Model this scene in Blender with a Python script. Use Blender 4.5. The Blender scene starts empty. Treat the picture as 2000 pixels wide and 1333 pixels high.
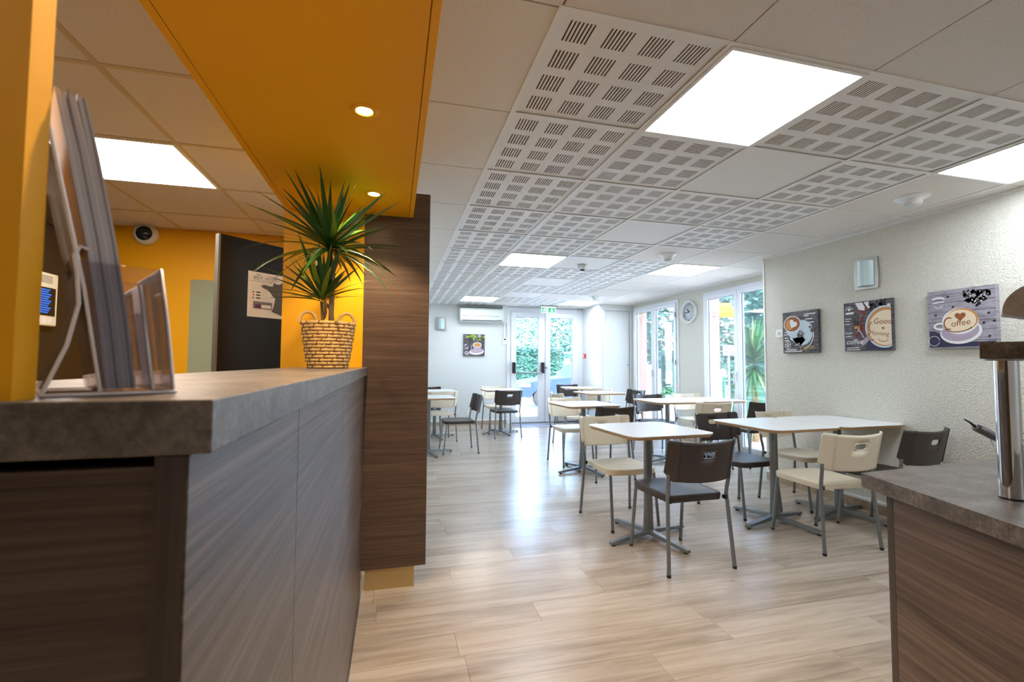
import bpy, bmesh, math, random
from mathutils import Vector, Matrix, noise as mnoise
random.seed(7)
PI = math.pi
scene = bpy.context.scene
COL = scene.collection

# ---------------------------------------------------------------- camera
CAM_H = 1.2316
YAW, PITCH, ROLL, FPX = 0.25168, 0.04710, 0.00519, 899.54
cd = bpy.data.cameras.new('camera'); cam = bpy.data.objects.new('camera', cd); COL.objects.link(cam)
cd.sensor_width = 36.0; cd.lens = FPX / 2000.0 * 36.0; cd.clip_start = 0.02; cd.clip_end = 400
cy, sy, cp, sp = math.cos(YAW), math.sin(YAW), math.cos(PITCH), math.sin(PITCH)
fwd = Vector((sy * cp, cy * cp, sp)); rgt = Vector((cy, -sy, 0)); upv = rgt.cross(fwd)
r2 = rgt * math.cos(ROLL) + upv * math.sin(ROLL); u2 = upv * math.cos(ROLL) - rgt * math.sin(ROLL)
m = Matrix((r2, u2, -fwd)).transposed().to_4x4(); m.translation = (0, 0, CAM_H)
cam.matrix_world = m
cd.dof.use_dof = True; cd.dof.focus_distance = 3.3; cd.dof.aperture_fstop = 7.1
scene.camera = cam
cy_set = scene.cycles
cy_set.max_bounces = 6; cy_set.diffuse_bounces = 4; cy_set.glossy_bounces = 3; cy_set.transmission_bounces = 4; cy_set.transparent_max_bounces = 12
cy_set.use_adaptive_sampling = True; cy_set.adaptive_threshold = .06; cy_set.use_light_tree = False
cy_set.caustics_reflective = False; cy_set.caustics_refractive = False

# ---------------------------------------------------------------- world, exposure
w = bpy.data.worlds.new('world'); scene.world = w; w.use_nodes = True
nt = w.node_tree; bg = nt.nodes['Background']
sky = nt.nodes.new('ShaderNodeTexSky'); sky.sky_type = 'NISHITA'; sky.sun_disc = False
sky.sun_elevation = math.radians(48); sky.sun_rotation = math.radians(200); sky.air_density = 1.0; sky.dust_density = 2.5
nt.links.new(sky.outputs[0], bg.inputs[0]); bg.inputs[1].default_value = 3.0
sl = bpy.data.lights.new('sun', 'SUN'); sl.energy = 5.0; sl.angle = math.radians(12); sl.color = (1, 0.97, 0.92)
so = bpy.data.objects.new('sun', sl); COL.objects.link(so); so.rotation_euler = (math.radians(42), 0, math.radians(-28))
vs = scene.view_settings
vs.view_transform = 'Standard'; vs.look = 'None'; vs.exposure = 0.8; vs.gamma = 1.0; vs.use_curve_mapping = False
PANEL_E = 10.5     # light panels
SPOT_W = 30.0      # soffit downlights

# ---------------------------------------------------------------- materials
MATS = {}
def lin(c):
    return tuple((x / 255 / 12.92 if x / 255 <= .04045 else ((x / 255 + .055) / 1.055) ** 2.4) for x in c) + (1.0,)
def mat(name, rgb, rough=.5, metal=0.0, spec=.5, emit=None, estr=0.0, coat=0.0):
    M = bpy.data.materials.new(name); M.use_nodes = True; b = M.node_tree.nodes['Principled BSDF']
    b.inputs['Base Color'].default_value = lin(rgb); b.inputs['Roughness'].default_value = rough
    b.inputs['Metallic'].default_value = metal; b.inputs['Specular IOR Level'].default_value = spec
    b.inputs['Coat Weight'].default_value = coat
    if emit: b.inputs['Emission Color'].default_value = lin(emit); b.inputs['Emission Strength'].default_value = estr
    MATS[name] = M; return M
def nodes(M): return M.node_tree.nodes, M.node_tree.links, M.node_tree.nodes['Principled BSDF']
def coords(M, scale, kind='Object', rnd=False):
    n, l, b = nodes(M); tc = n.new('ShaderNodeTexCoord'); mp = n.new('ShaderNodeMapping')
    mp.inputs['Scale'].default_value = scale; l.new(tc.outputs[kind], mp.inputs[0])
    if rnd:
        oi = n.new('ShaderNodeObjectInfo'); mu = n.new('ShaderNodeVectorMath'); mu.operation = 'SCALE'
        cb = n.new('ShaderNodeCombineXYZ')
        for i in range(3): l.new(oi.outputs['Random'], cb.inputs[i])
        l.new(cb.outputs[0], mu.inputs[0]); mu.inputs['Scale'].default_value = 37.0
        l.new(mu.outputs[0], mp.inputs['Location'])
    return mp
def ramp(M, stops):
    n, l, b = nodes(M); r = n.new('ShaderNodeValToRGB'); e = r.color_ramp.elements
    while len(e) < len(stops): e.new(.5)
    for i, (p, c) in enumerate(stops): e[i].position = p; e[i].color = lin(c)
    return r
def tex_noise(M, mp, scale, detail=4, rough=.6, dist=0.0):
    n, l, b = nodes(M); t = n.new('ShaderNodeTexNoise'); t.inputs['Scale'].default_value = scale
    t.inputs['Detail'].default_value = detail; t.inputs['Roughness'].default_value = rough; t.inputs['Distortion'].default_value = dist
    l.new(mp.outputs[0], t.inputs['Vector']); return t
def bump(M, sock, strength, dist=.01):
    n, l, b = nodes(M); bp = n.new('ShaderNodeBump'); bp.inputs['Strength'].default_value = strength; bp.inputs['Distance'].default_value = dist
    l.new(sock, bp.inputs['Height']); l.new(bp.outputs[0], b.inputs['Normal'])
def wood(name, axis, dark, mid, light, rough=.4, rnd=False, fine=55, long_=1.3, spec=.5, bmp=.05, kind='Object', mixf=.3):
    M = mat(name, mid, rough, spec=spec); n, l, b = nodes(M)
    s = [1, 1, 1]; s[axis] = long_ / fine * 1.0
    mp = coords(M, tuple(s), kind, rnd)
    a = tex_noise(M, mp, fine, 4, .65, .5); c = tex_noise(M, mp, fine * .16, 2, .5, 1.0)
    mx = n.new('ShaderNodeMix'); mx.data_type = 'FLOAT'; mx.inputs[0].default_value = mixf
    l.new(a.outputs[0], mx.inputs[2]); l.new(c.outputs[0], mx.inputs[3])
    r = ramp(M, [(.32, dark), (.5, mid), (.66, light)]); l.new(mx.outputs[0], r.inputs[0])
    l.new(r.outputs[0], b.inputs['Base Color']); bump(M, a.outputs[0], bmp, .002)
    return M
def speckle(name, base, spot, scale, lo, hi, rough=.85, bmp=0.0, kind='Object', scale2=None, spec=.3):
    M = mat(name, base, rough, spec=spec); n, l, b = nodes(M); mp = coords(M, (1, 1, 1), kind)
    a = tex_noise(M, mp, scale, 5, .7); r = ramp(M, [(lo, spot), (hi, base)]); l.new(a.outputs[0], r.inputs[0])
    out = r.outputs[0]
    if scale2:
        c = tex_noise(M, mp, scale2, 3, .6); mx = n.new('ShaderNodeMix'); mx.data_type = 'RGBA'; mx.blend_type = 'MULTIPLY'
        rr = ramp(M, [(.3, (150, 150, 150)), (.7, (255, 255, 255))]); l.new(c.outputs[0], rr.inputs[0])
        mx.inputs[0].default_value = .8; l.new(out, mx.inputs[6]); l.new(rr.outputs[0], mx.inputs[7]); out = mx.outputs[2]
    l.new(out, b.inputs['Base Color'])
    if bmp: bump(M, a.outputs[0], bmp, .004)
    return M

mat('yellow', (240, 170, 8), .5, spec=.35)
mat('white_wall', (226, 228, 226), .8, spec=.2); speckle('far_plaster', (226, 229, 228), (208, 212, 211), 60, .35, .65, .9, .12)
M = mat('plaster', (222, 220, 206), .9, spec=.2); mp = coords(M, (1, 1, 1)); a = tex_noise(M, mp, 85, 3, .5, .3); bump(M, a.outputs[0], .85, .009)
n, l, b = nodes(M); rr = ramp(M, [(.3, (212, 210, 197)), (.65, (224, 222, 210))]); l.new(a.outputs[0], rr.inputs[0]); l.new(rr.outputs[0], b.inputs['Base Color'])
speckle('tile_plain', (236, 232, 226), (210, 204, 195), 260, .38, .58, .95, .1)
mat('tile_white', (236, 236, 234), .7, spec=.3); mat('cavity', (124, 106, 86), .9); mat('ceiling_void', (60, 54, 48), .95)
mat('bar_white', (236, 236, 232), .5); mat('bar_beige', (205, 192, 160), .5); mat('tile_edge', (200, 186, 160), .8)
wood('floor_oak', 0, (138, 124, 110), (176, 161, 145), (194, 181, 166), .27, rnd=True, fine=30, long_=2.4, spec=.5, bmp=.03, mixf=.5)
wood('wood_y', 1, (60, 48, 42), (98, 82, 73), (130, 112, 101), .38, fine=110, long_=2.0, mixf=.35)
wood('wood_x', 0, (58, 43, 34), (84, 65, 53), (102, 82, 68), .42, fine=190, long_=4.0)
wood('wood_z', 2, (48, 37, 31), (70, 56, 48), (86, 70, 60), .42, fine=90, long_=2.0)
wood('buffet_wood', 1, (58, 45, 39), (94, 77, 68), (120, 102, 92), .42, fine=90, long_=2.0)
nn_, ll_, bb_ = nodes(MATS['buffet_wood']); mp_ = next(q for q in nn_ if q.type == 'MAPPING'); vr_ = nn_.new('ShaderNodeVectorRotate'); vr_.rotation_type = 'Z_AXIS'; vr_.inputs['Angle'].default_value = math.radians(17.55)
ll_.new(mp_.inputs[0].links[0].from_socket, vr_.inputs['Vector']); ll_.new(vr_.outputs[0], mp_.inputs[0])
wood('skirting_wood', 0, (140, 118, 96), (170, 148, 122), (186, 166, 142), .5, fine=40, long_=2)
speckle('stone', (136, 124, 114), (92, 82, 74), 14, .36, .64, .36, .0, scale2=120, spec=.5)
mat('steel', (150, 152, 154), .35, .9); mat('grey_metal', (132, 136, 138), .42, .75); mat('chrome', (215, 215, 218), .06, 1.0)
mat('brass_plinth', (196, 170, 120), .35, .6); mat('rubber', (30, 30, 32), .7)
mat('dark_plastic', (62, 53, 49), .42); mat('cream_plastic', (226, 215, 192), .42); mat('bracket_black', (24, 24, 26), .5)
mat('table_white', (238, 238, 238), .26); mat('beech', (196, 160, 116), .5)
mat('pvc', (232, 236, 242), .35); mat('pvc_grey', (120, 124, 134), .4); mat('black', (18, 18, 20), .35); mat('white', (244, 244, 244), .45)
mat('door_black', (16, 15, 17), .22, spec=.35); mat('door_edge', (120, 116, 110), .4, .5); mat('door_brown', (44, 32, 24), .5); mat('office_brown', (70, 54, 34), .6)
mat('glass_board', (160, 164, 136), .15); mat('glass_board_edge', (110, 140, 120), .2)
mat('panel_light', (255, 255, 255), .5, emit=(236, 245, 255), estr=PANEL_E)
mat('office_light', (255, 255, 255), .5, emit=(255, 246, 232), estr=PANEL_E * 1.9)
mat('spot_light', (255, 240, 210), .5, emit=(255, 226, 170), estr=60.0)
mat('lamp_glass', (196, 218, 220), .25); mat('lamp_plate', (176, 176, 170), .35, .7)
mat('green_sign', (12, 150, 96), .5, emit=(12, 150, 96), estr=.5); mat('sign_white', (240, 255, 248), .5, emit=(240, 255, 248), estr=.6)
mat('red', (214, 50, 60), .4); mat('ac_white', (226, 232, 226), .35); mat('ac_shadow', (96, 106, 106), .6)
mat('screen_blue', (20, 90, 200), .3, emit=(30, 110, 230), estr=.5); mat('ivory', (226, 220, 198), .45)
mat('wicker', (206, 164, 98), .7); mat('wicker_dark', (110, 66, 26), .8); mat('soil', (50, 34, 22), .95)
mat('bark', (120, 98, 70), .9); mat('leaf', (44, 84, 26), .4); mat('leaf_light', (128, 150, 40), .4)
mat('paper', (206, 206, 216), .8); mat('paper_dark', (150, 150, 160), .8); mat('paper_white', (222, 222, 230), .8)
mat('pk_yellow', (220, 160, 40), .5); mat('pk_green', (170, 180, 90), .5); mat('pk_orange', (206, 120, 40), .5)
mat('terracotta', (204, 170, 156), .9, spec=.1); mat('concrete', (214, 212, 204), .9); mat('asphalt', (196, 196, 196), .9)
speckle('lid_grey', (200, 194, 190), (172, 166, 162), 30, .35, .65, .5)
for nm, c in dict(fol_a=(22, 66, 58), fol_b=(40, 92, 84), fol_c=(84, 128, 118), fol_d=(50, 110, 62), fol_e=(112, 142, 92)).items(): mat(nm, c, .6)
mat('car_paint', (34, 48, 66), .5, .0, spec=.08); mat('car_blue', (70, 110, 190), .2, .3, coat=.6); mat('car_glass', (30, 40, 48), .05); mat('tyre', (14, 16, 20), .8); mat('alloy', (120, 126, 134), .4, .5)
mat('clock_dial', (190, 196, 198), .5); mat('awning_yellow', (206, 180, 60), .7); mat('lilac', (150, 140, 164), .7); mat('post_green', (20, 110, 90), .6)
# prints
for nm, c in dict(p_dark=(58, 54, 58), p_wood=(120, 118, 126), p_plank=(168, 164, 174), p_white=(232, 230, 230), p_cup=(196, 214, 222), p_lilac=(176, 160, 178),
                  p_cream=(232, 214, 184), p_brown=(150, 84, 36), p_latte=(196, 140, 80), p_bean=(42, 34, 36), p_red=(128, 56, 40), p_navy=(44, 44, 74), p_gold=(196, 168, 96),
                  p_green=(140, 176, 40), p_dgreen=(60, 90, 30), p_grey=(92, 88, 90), p_lgrey=(214, 214, 212), p_teal=(20, 110, 84), p_purple=(96, 40, 84), p_black=(26, 24, 26)).items(): mat(nm, c, .6)
# clear materials
def clear(name, tint, gl):
    M = bpy.data.materials.new(name); M.use_nodes = True; n = M.node_tree.nodes; l = M.node_tree.links; n.clear()
    o = n.new('ShaderNodeOutputMaterial'); t = n.new('ShaderNodeBsdfTransparent'); t.inputs[0].default_value = lin(tint)
    g = n.new('ShaderNodeBsdfGlossy'); g.inputs['Roughness'].default_value = .03; mx = n.new('ShaderNodeMixShader')
    f = n.new('ShaderNodeFresnel'); f.inputs[0].default_value = 1.45; mt = n.new('ShaderNodeMath'); mt.operation = 'MULTIPLY'; mt.inputs[1].default_value = gl
    l.new(f.outputs[0], mt.inputs[0]); l.new(mt.outputs[0], mx.inputs[0]); l.new(t.outputs[0], mx.inputs[1]); l.new(g.outputs[0], mx.inputs[2]); l.new(mx.outputs[0], o.inputs[0])
    MATS[name] = M
clear('glass', (246, 250, 252), .8); clear('acrylic', (246, 242, 244), .9)
mat('acrylic_edge', (250, 244, 248), .2, spec=.8)

# ---------------------------------------------------------------- mesh helpers
OFF = {}          # object -> world offset of its origin (only unrotated chains)
class MB:
    def __init__(s): s.v = []; s.f = []; s.sm = []
    def add(s, vs_, fs, smooth=False):
        k = len(s.v); s.v += [tuple(q) for q in vs_]; s.f += [tuple(i + k for i in f) for f in fs]; s.sm += [smooth] * len(fs); return s
    def box(s, x0, x1, y0, y1, z0, z1):
        return s.add([(x0, y0, z0), (x1, y0, z0), (x1, y1, z0), (x0, y1, z0), (x0, y0, z1), (x1, y0, z1), (x1, y1, z1), (x0, y1, z1)],
                     [(0, 3, 2, 1), (4, 5, 6, 7), (0, 1, 5, 4), (1, 2, 6, 5), (2, 3, 7, 6), (3, 0, 4, 7)])
    def prism(s, pts, z0, z1, pts_top=None):        # ccw outline in xy
        n = len(pts); t = pts_top or pts
        s.add([(x, y, z0) for x, y in pts] + [(x, y, z1) for x, y in t],
              [tuple(range(n - 1, -1, -1)), tuple(range(n, 2 * n))] + [(i, (i + 1) % n, n + (i + 1) % n, n + i) for i in range(n)]); return s
    def tube(s, pts, r, n=10, cap=True, flat=1.0):
        pts = [Vector(q) for q in pts]; R = r if isinstance(r, (list, tuple)) else [r] * len(pts); rings = []; prev = None; vs_ = []
        for i, q in enumerate(pts):
            a = pts[max(i - 1, 0)]; b = pts[min(i + 1, len(pts) - 1)]; t = (b - a).normalized()
            if prev is None:
                ref = Vector((0, 0, 1)) if abs(t.z) < .9 else Vector((0, 1, 0)); x = t.cross(ref).normalized()
            else: x = (prev - t * prev.dot(t)).normalized()
            prev = x; y = t.cross(x)
            for k in range(n):
                an = 2 * PI * k / n; vs_.append(q + x * math.cos(an) * R[i] + y * math.sin(an) * R[i] * flat)
        fs = []
        for i in range(len(pts) - 1):
            for k in range(n): fs.append((i * n + k, i * n + (k + 1) % n, (i + 1) * n + (k + 1) % n, (i + 1) * n + k))
        s.add(vs_, fs, True)
        if cap:
            s.add(vs_[:n], [tuple(range(n - 1, -1, -1))]); s.add(vs_[-n:], [tuple(range(n))])
        return s
    def lathe(s, prof, n=24, c=(0, 0, 0), axis='z', smooth=True, sx=1.0, sy=1.0, cap=True):
        vs_ = []
        for r, h in prof:
            for k in range(n):
                a = 2 * PI * k / n; q = (r * math.cos(a) * sx, r * math.sin(a) * sy, h)
                if axis == 'x': q = (q[2], q[0], q[1])
                if axis == 'y': q = (q[0], q[2], q[1])
                vs_.append((q[0] + c[0], q[1] + c[1], q[2] + c[2]))
        fs = []
        for i in range(len(prof) - 1):
            for k in range(n): fs.append((i * n + k, i * n + (k + 1) % n, (i + 1) * n + (k + 1) % n, (i + 1) * n + k))
        s.add(vs_, fs, smooth)
        if not cap: return s
        if prof[0][0] > 1e-5: s.add(vs_[:n], [tuple(range(n - 1, -1, -1))])
        if prof[-1][0] > 1e-5: s.add(vs_[-n:], [tuple(range(n))])
        return s
    def mapped(s, fn): s.v = [tuple(fn(*q)) for q in s.v]; return s
    def mesh(s, name, mats, fm=None):
        me = bpy.data.meshes.new(name); me.from_pydata(s.v, [], s.f)
        for mm in mats: me.materials.append(MATS[mm])
        me.polygons.foreach_set('use_smooth', s.sm)
        if fm: me.polygons.foreach_set('material_index', fm)
        me.update(); bm = bmesh.new(); bm.from_mesh(me); bmesh.ops.recalc_face_normals(bm, faces=bm.faces); bm.to_mesh(me); bm.free()
        return me
    def build(s, name, mt, parent=None, local=False, bev=0.0, seg=2):
        off = OFF.get(parent, Vector((0, 0, 0))) if parent is not None else Vector((0, 0, 0))
        if not local and parent is not None: s.v = [tuple(Vector(q) - off) for q in s.v]
        return link(name, s.mesh(name, [mt]), parent, bev, seg)
def link(name, me, parent=None, bev=0.0, seg=2):
    o = bpy.data.objects.new(name, me); COL.objects.link(o)
    if parent is not None: o.parent = parent; OFF[o] = OFF.get(parent, Vector((0, 0, 0)))
    else: OFF[o] = Vector((0, 0, 0))
    if bev:
        b = o.modifiers.new('bevel', 'BEVEL'); b.width = bev; b.segments = seg; b.limit_method = 'ANGLE'; b.angle_limit = math.radians(40)
    return o
def tag(o, label, cat, group=None):
    o['label'] = label; o['category'] = cat
    if group: o['group'] = group
    return o
def thing(name, label, cat, loc=(0, 0, 0), rz=0.0, group=None):
    o = bpy.data.objects.new(name, None); COL.objects.link(o); o.location = loc; o.rotation_euler = (0, 0, rz); o.empty_display_size = .05
    OFF[o] = Vector(loc); return tag(o, label, cat, group)
def struct(o): o['kind'] = 'structure'; return o
def stuff(o): o['kind'] = 'stuff'; return o
def B(*a): return MB().box(*a)
def dup(root, loc, rz, label, group=None):
    r = root.copy(); COL.objects.link(r); r.location = loc; r.rotation_euler = (0, 0, rz); r['label'] = label
    if group: r['group'] = group
    for ch in list(root.children):
        c = ch.copy(); COL.objects.link(c); c.parent = r
        for g in list(ch.children):
            d = g.copy(); COL.objects.link(d); d.parent = c
    return r
def rrect(w, h, r, n=6, cx=0, cy=0):
    pts = []
    for sx, sy, a0 in ((1, -1, -90), (1, 1, 0), (-1, 1, 90), (-1, -1, 180)):
        for k in range(n + 1):
            a = math.radians(a0 + 90 * k / n); pts.append((cx + sx * (w / 2 - r) + r * math.cos(a), cy + sy * (h / 2 - r) + r * math.sin(a)))
    return pts
def text_geo(txt, size, shear=0.0, align='LEFT'):
    c = bpy.data.curves.new('txt', 'FONT'); c.body = txt; c.size = size; c.shear = shear; c.align_x = align; c.resolution_u = 3
    o = bpy.data.objects.new('txt', c); COL.objects.link(o); dg = bpy.context.evaluated_depsgraph_get()
    me = bpy.data.meshes.new_from_object(o.evaluated_get(dg)); vs_ = [tuple(v.co) for v in me.vertices]; fs = [tuple(f.vertices) for f in me.polygons]
    bpy.data.objects.remove(o); bpy.data.curves.remove(c); bpy.data.meshes.remove(me); return vs_, fs
def ell(cx, cy, rx, ry, rot=0, n=32, a0=0, a1=360):
    c, s = math.cos(math.radians(rot)), math.sin(math.radians(rot)); out = []
    full = abs(a1 - a0) >= 360; N = n if full else n + 1
    for k in range(N):
        a = math.radians(a0 + (a1 - a0) * k / n); x, y = rx * math.cos(a), ry * math.sin(a); out.append((cx + c * x - s * y, cy + s * x + c * y))
    return out
def ribbon(pts, wd):
    L = []; Rr = []
    for i, q in enumerate(pts):
        a = Vector(pts[max(i - 1, 0)]); b = Vector(pts[min(i + 1, len(pts) - 1)]); t = (b - a); t = t / max(t.length, 1e-6)
        W = wd if not isinstance(wd, (list, tuple)) else wd[i]
        L.append((q[0] - t[1] * W / 2, q[1] + t[0] * W / 2)); Rr.append((q[0] + t[1] * W / 2, q[1] - t[0] * W / 2))
    return [[L[i], Rr[i], Rr[i + 1], L[i + 1]] for i in range(len(pts) - 1)]

# ---------------------------------------------------------------- room numbers
ZC = 2.381; T = .648; X0 = .510; Y0 = 1.354; FAR = 9.1; XR = 3.909; YR = 4.158; XW = 4.6; ZS = 2.051; YP = 2.637; ZT = 1.202

# ---------------------------------------------------------------- floor
floor = struct(B(-2.6, 4.75, -2.6, 9.3, -.06, -.008).build('floor', 'ceiling_void'))
pw, pl = .1734, 1.19
pm = {}
def plank(x0, x1, y0, y1):
    key = round(x1 - x0, 3)
    if key not in pm:
        w_ = x1 - x0
        pm[key] = B(.0006, w_ - .0006, .0005, pw - .0005, -.008, 0).mesh('plank', ['floor_oak'])
    o = link('plank', pm[key], floor); o.location = (x0, y0, 0)
row = 0; y = 1.0 - pw * .4
for i in range(200):
    y0 = .94 + i * pw
    if y0 > FAR: break
    off = (i * .437 + .21 * (i % 3)) % 1.0
    x = -.16 - off * pl
    while x < 4.6:
        a = max(x, -.16); b2 = min(x + pl, 4.6)
        if b2 - a > .02: plank(round(a, 3), round(b2, 3), y0, y0 + pw)
        x += pl
B(-2.6, 4.75, -2.6, .94, -.008, -.0005).build('plank_field', 'floor_oak', floor)
B(-2.6, -.162, .94, 9.1, -.008, -.001).build('plank_field', 'floor_oak', floor)

# ---------------------------------------------------------------- ceiling
ceil_ = struct(B(-2.6, 4.75, -2.6, 9.3, ZC + .014, ZC + .12).build('ceiling', 'ceiling_void'))
g = .003
plain_me = B(g, T - g, g, T - g, 0, .013).mesh('ceiling_tile', ['tile_plain'])
smooth_me = B(g, T - g, g, T - g, 0, .013).mesh('ceiling_tile', ['tile_white'])
def perf_mesh(along_y):
    xs = [g + .008]; mg = .022; pit = (T - 2 * mg) / 4; gw = .092; gl = .101; sw = .0056
    cols = []; st = (gw - sw) / 6
    lead = (pit - gw) / 2; leadl = (pit - gl) / 2
    for k in range(4):
        for j in range(7): a = mg + k * pit + lead + j * st; cols.append((a, a + sw))
    rows = [(mg + k * pit + leadl, mg + k * pit + leadl + gl) for k in range(4)]
    cx = sorted({g, T - g} | {q for c in cols for q in c}); ry = sorted({g, T - g} | {q for c in rows for q in c})
    hc = {round(c[0], 5) for c in cols}; hr = {round(c[0], 5) for c in rows}
    mb = MB(); fm = []
    vs_ = [(x, y_, 0) for x in cx for y_ in ry]; nr = len(ry); fs = []
    for i in range(len(cx) - 1):
        for j in range(nr - 1):
            q = (i * nr + j, (i + 1) * nr + j, (i + 1) * nr + j + 1, i * nr + j + 1)
            if round(cx[i], 5) in hc and round(ry[j], 5) in hr:
                a = [(cx[i], ry[j]), (cx[i + 1], ry[j]), (cx[i + 1], ry[j + 1]), (cx[i], ry[j + 1])]
                mb.add([(p[0], p[1], 0) for p in a] + [(p[0], p[1], .010) for p in a], [(0, 1, 5, 4), (1, 2, 6, 5), (2, 3, 7, 6), (3, 0, 4, 7), (4, 5, 6, 7)]); fm += [1] * 5
            else: fs.append(q)
    mb.add(vs_, fs); fm += [0] * len(fs)
    e = [(g, g), (T - g, g), (T - g, T - g), (g, T - g)]
    mb.add([(p[0], p[1], 0) for p in e] + [(p[0], p[1], .013) for p in e], [(0, 1, 5, 4), (1, 2, 6, 5), (2, 3, 7, 6), (3, 0, 4, 7)]); fm += [2] * 4
    if not along_y: mb.v = [(y_, x, z) for x, y_, z in mb.v]
    me = bpy.data.meshes.new('perforated_tile'); me.from_pydata(mb.v, [], mb.f)
    for q in ('tile_white', 'cavity', 'tile_edge'): me.materials.append(MATS[q])
    me.polygons.foreach_set('material_index', fm); me.update(); return me
perf_y = perf_mesh(True); perf_x = perf_mesh(False)
LIGHTS = {(1, 0), (4, 0), (1, 5), (4, 5), (1, 10), (4, 10), (4, -5)}
SMOOTH = {(2, 1), (2, 3), (2, 5), (2, 7), (2, 9), (2, 11)}
for r in range(-6, 12):
    for c in range(-1, 7):
        x, yy = X0 + c * T, Y0 + r * T
        if (c, r) in LIGHTS: continue
        if c == 6:
            B(x + g, XW, yy + g, min(yy + T - g, FAR), ZC, ZC + .013).build('ceiling_tile', 'tile_plain', ceil_); continue
        if c == -1 or r < 0 or c >= 4 or (c, r) == (3, 4) or (c, r) == (3, 9): me, nm = plain_me, 'ceiling_tile'
        elif (c, r) in SMOOTH: me, nm = smooth_me, 'ceiling_tile'
        else:
            along = (c == 0 and r not in (4,)) or r == 0
            me, nm = (perf_y if along else perf_x), 'perforated_tile'
        o = link(nm, me, ceil_); o.location = (x, yy, ZC + (.004 if nm == 'perforated_tile' or me is smooth_me else 0))
bw = .012
for c in range(0, 6):
    B(X0 + c * T - bw, X0 + c * T + bw, Y0 - .012, FAR, ZC - .004, ZC).build('ceiling_bar', 'bar_white', ceil_)
for r in range(0, 12):
    for c in range(0, 5):
        B(X0 + c * T + bw, X0 + (c + 1) * T - bw, Y0 + r * T - bw * (1 if c < 4 or r == 0 else .3), Y0 + r * T + bw * (1 if c < 4 or r == 0 else .3), ZC - .0035, ZC).build('ceiling_bar', 'bar_white', ceil_)
B(-.2, X0 - T - .002, YP + .04, FAR, ZC, ZC + .013).build('ceiling_tile', 'tile_plain', ceil_)
# office grid, left of the soffit
OX0, OY0 = -1.132, 2.080
for r in range(-6, 5):
    for c in range(-2, 1):
        x0, x1 = max(OX0 + c * .668, -2.34), min(OX0 + (c + 1) * .668, -.575); y0, y1 = OY0 + r * .668, min(OY0 + (r + 1) * .668, 4.56)
        if x1 - x0 < .03 or y1 - y0 < .03 or (c, r) in ((-1, 1), (-1, -3)): continue
        B(x0 + .002, x1 - .002, y0 + .002, y1 - .002, ZC, ZC + .013).build('ceiling_tile', 'tile_plain', ceil_)
for c in range(-1, 1): B(OX0 + c * .668 - bw, OX0 + c * .668 + bw, -2, 4.56, ZC - .004, ZC + .004).build('ceiling_bar', 'bar_beige', ceil_)
for r in range(-6, 5):
    if OY0 + r * .668 < 4.5: B(-2.34, -.575, OY0 + r * .668 - bw, OY0 + r * .668 + bw, ZC - .0035, ZC + .004).build('ceiling_bar', 'bar_beige', ceil_)
# light panels
def light_panel(x, y_, s, label, face='panel_light'):
    t = thing('ceiling_light', label, 'ceiling light', (x + s / 2, y_ + s / 2, ZC), group='square ceiling light panels')
    f = .022
    mb = MB(); a = .006
    for q in ((a, s - a, a, f), (a, s - a, s - f, s - a), (a, f, f, s - f), (s - f, s - a, f, s - f)): mb.box(x + q[0], x + q[1], y_ + q[2], y_ + q[3], ZC - .008, ZC + .012)
    mb.build('frame', 'bar_white', t); B(x + f, x + s - f, y_ + f, y_ + s - f, ZC - .003, ZC + .006).build('diffuser', face, t)
light_panel(X0 + T, Y0, T, 'large square light panel nearest the camera above the dining room')
light_panel(X0 + 4 * T, Y0, T, 'square light panel cut by the right edge beside the textured wall')
light_panel(X0 + T, Y0 + 5 * T, T, 'square light panel in mid ceiling next to the smoke detector')
light_panel(X0 + 4 * T, Y0 + 5 * T, T, 'square light panel in mid ceiling nearest the wall clock')
light_panel(X0 + T, Y0 + 10 * T, T, 'small-looking light panel above the air conditioner at the far wall')
light_panel(X0 + 4 * T, Y0 + 10 * T, T, 'small-looking light panel above the white closet at the far end')
light_panel(OX0 - .668, OY0 + .668, .668, 'square light panel over the yellow reception office', 'office_light')
light_panel(OX0 - .668, OY0 - 3 * .668, .668, 'added unseen fill light panel over the reception office, out of view to the left', 'office_light')  # unseen extra panel, added to brighten the office ceiling
light_panel(X0 + 4 * T, Y0 - 5 * T, T, 'added unseen fill light panel behind the camera, beside the textured wall')  # unseen panel added as fill for the near end of the room

# ---------------------------------------------------------------- walls
def wall(name, mt, *bx):
    mb = MB()
    for q in bx: mb.box(*q)
    return struct(mb.build(name, mt))
wall('wall_right', 'plaster', (XR, 4.75, -2.6, YR, -.02, ZC + .02))
wall('wall_far', 'far_plaster', (-.3, 2.23, FAR, FAR + .2, -.02, ZC + .02), (2.23, 3.88, FAR, FAR + .2, 2.36, ZC + .02))
wall('wall_closet', 'white_wall', (3.88, 3.96, 8.25, FAR + .2, -.02, ZC + .02), (3.96, XW, 8.25, 8.30, 2.27, ZC + .02), (4.53, XW, 8.25, 8.30, -.02, 2.27))
wall('wall_window', 'plaster', (XW, XW + .07, 8.2, 8.4, -.02, ZC + .02), (XW, XW + .07, 6.08, 6.72, -.02, ZC + .02), (XW, XW + .07, YR, 4.6, -.02, ZC + .02),
     (XW, XW + .07, 6.72, 8.2, 2.31, ZC + .02), (XW, XW + .07, 4.6, 6.08, 2.31, ZC + .02))
wall('wall_outer', 'terracotta', (XW + .07, 4.84, 8.14, 9.3, -.25, 2.9), (XW + .07, 4.84, 6.04, 6.76, -.25, 2.9), (XW + .07, 4.84, YR - .3, 4.62, -.25, 2.9), (XW + .07, 4.84, YR - .3, 9.3, 2.34, 2.9), (XW - .02, 4.84, 8.42, 9.3, 2.42, 2.9))
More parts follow.
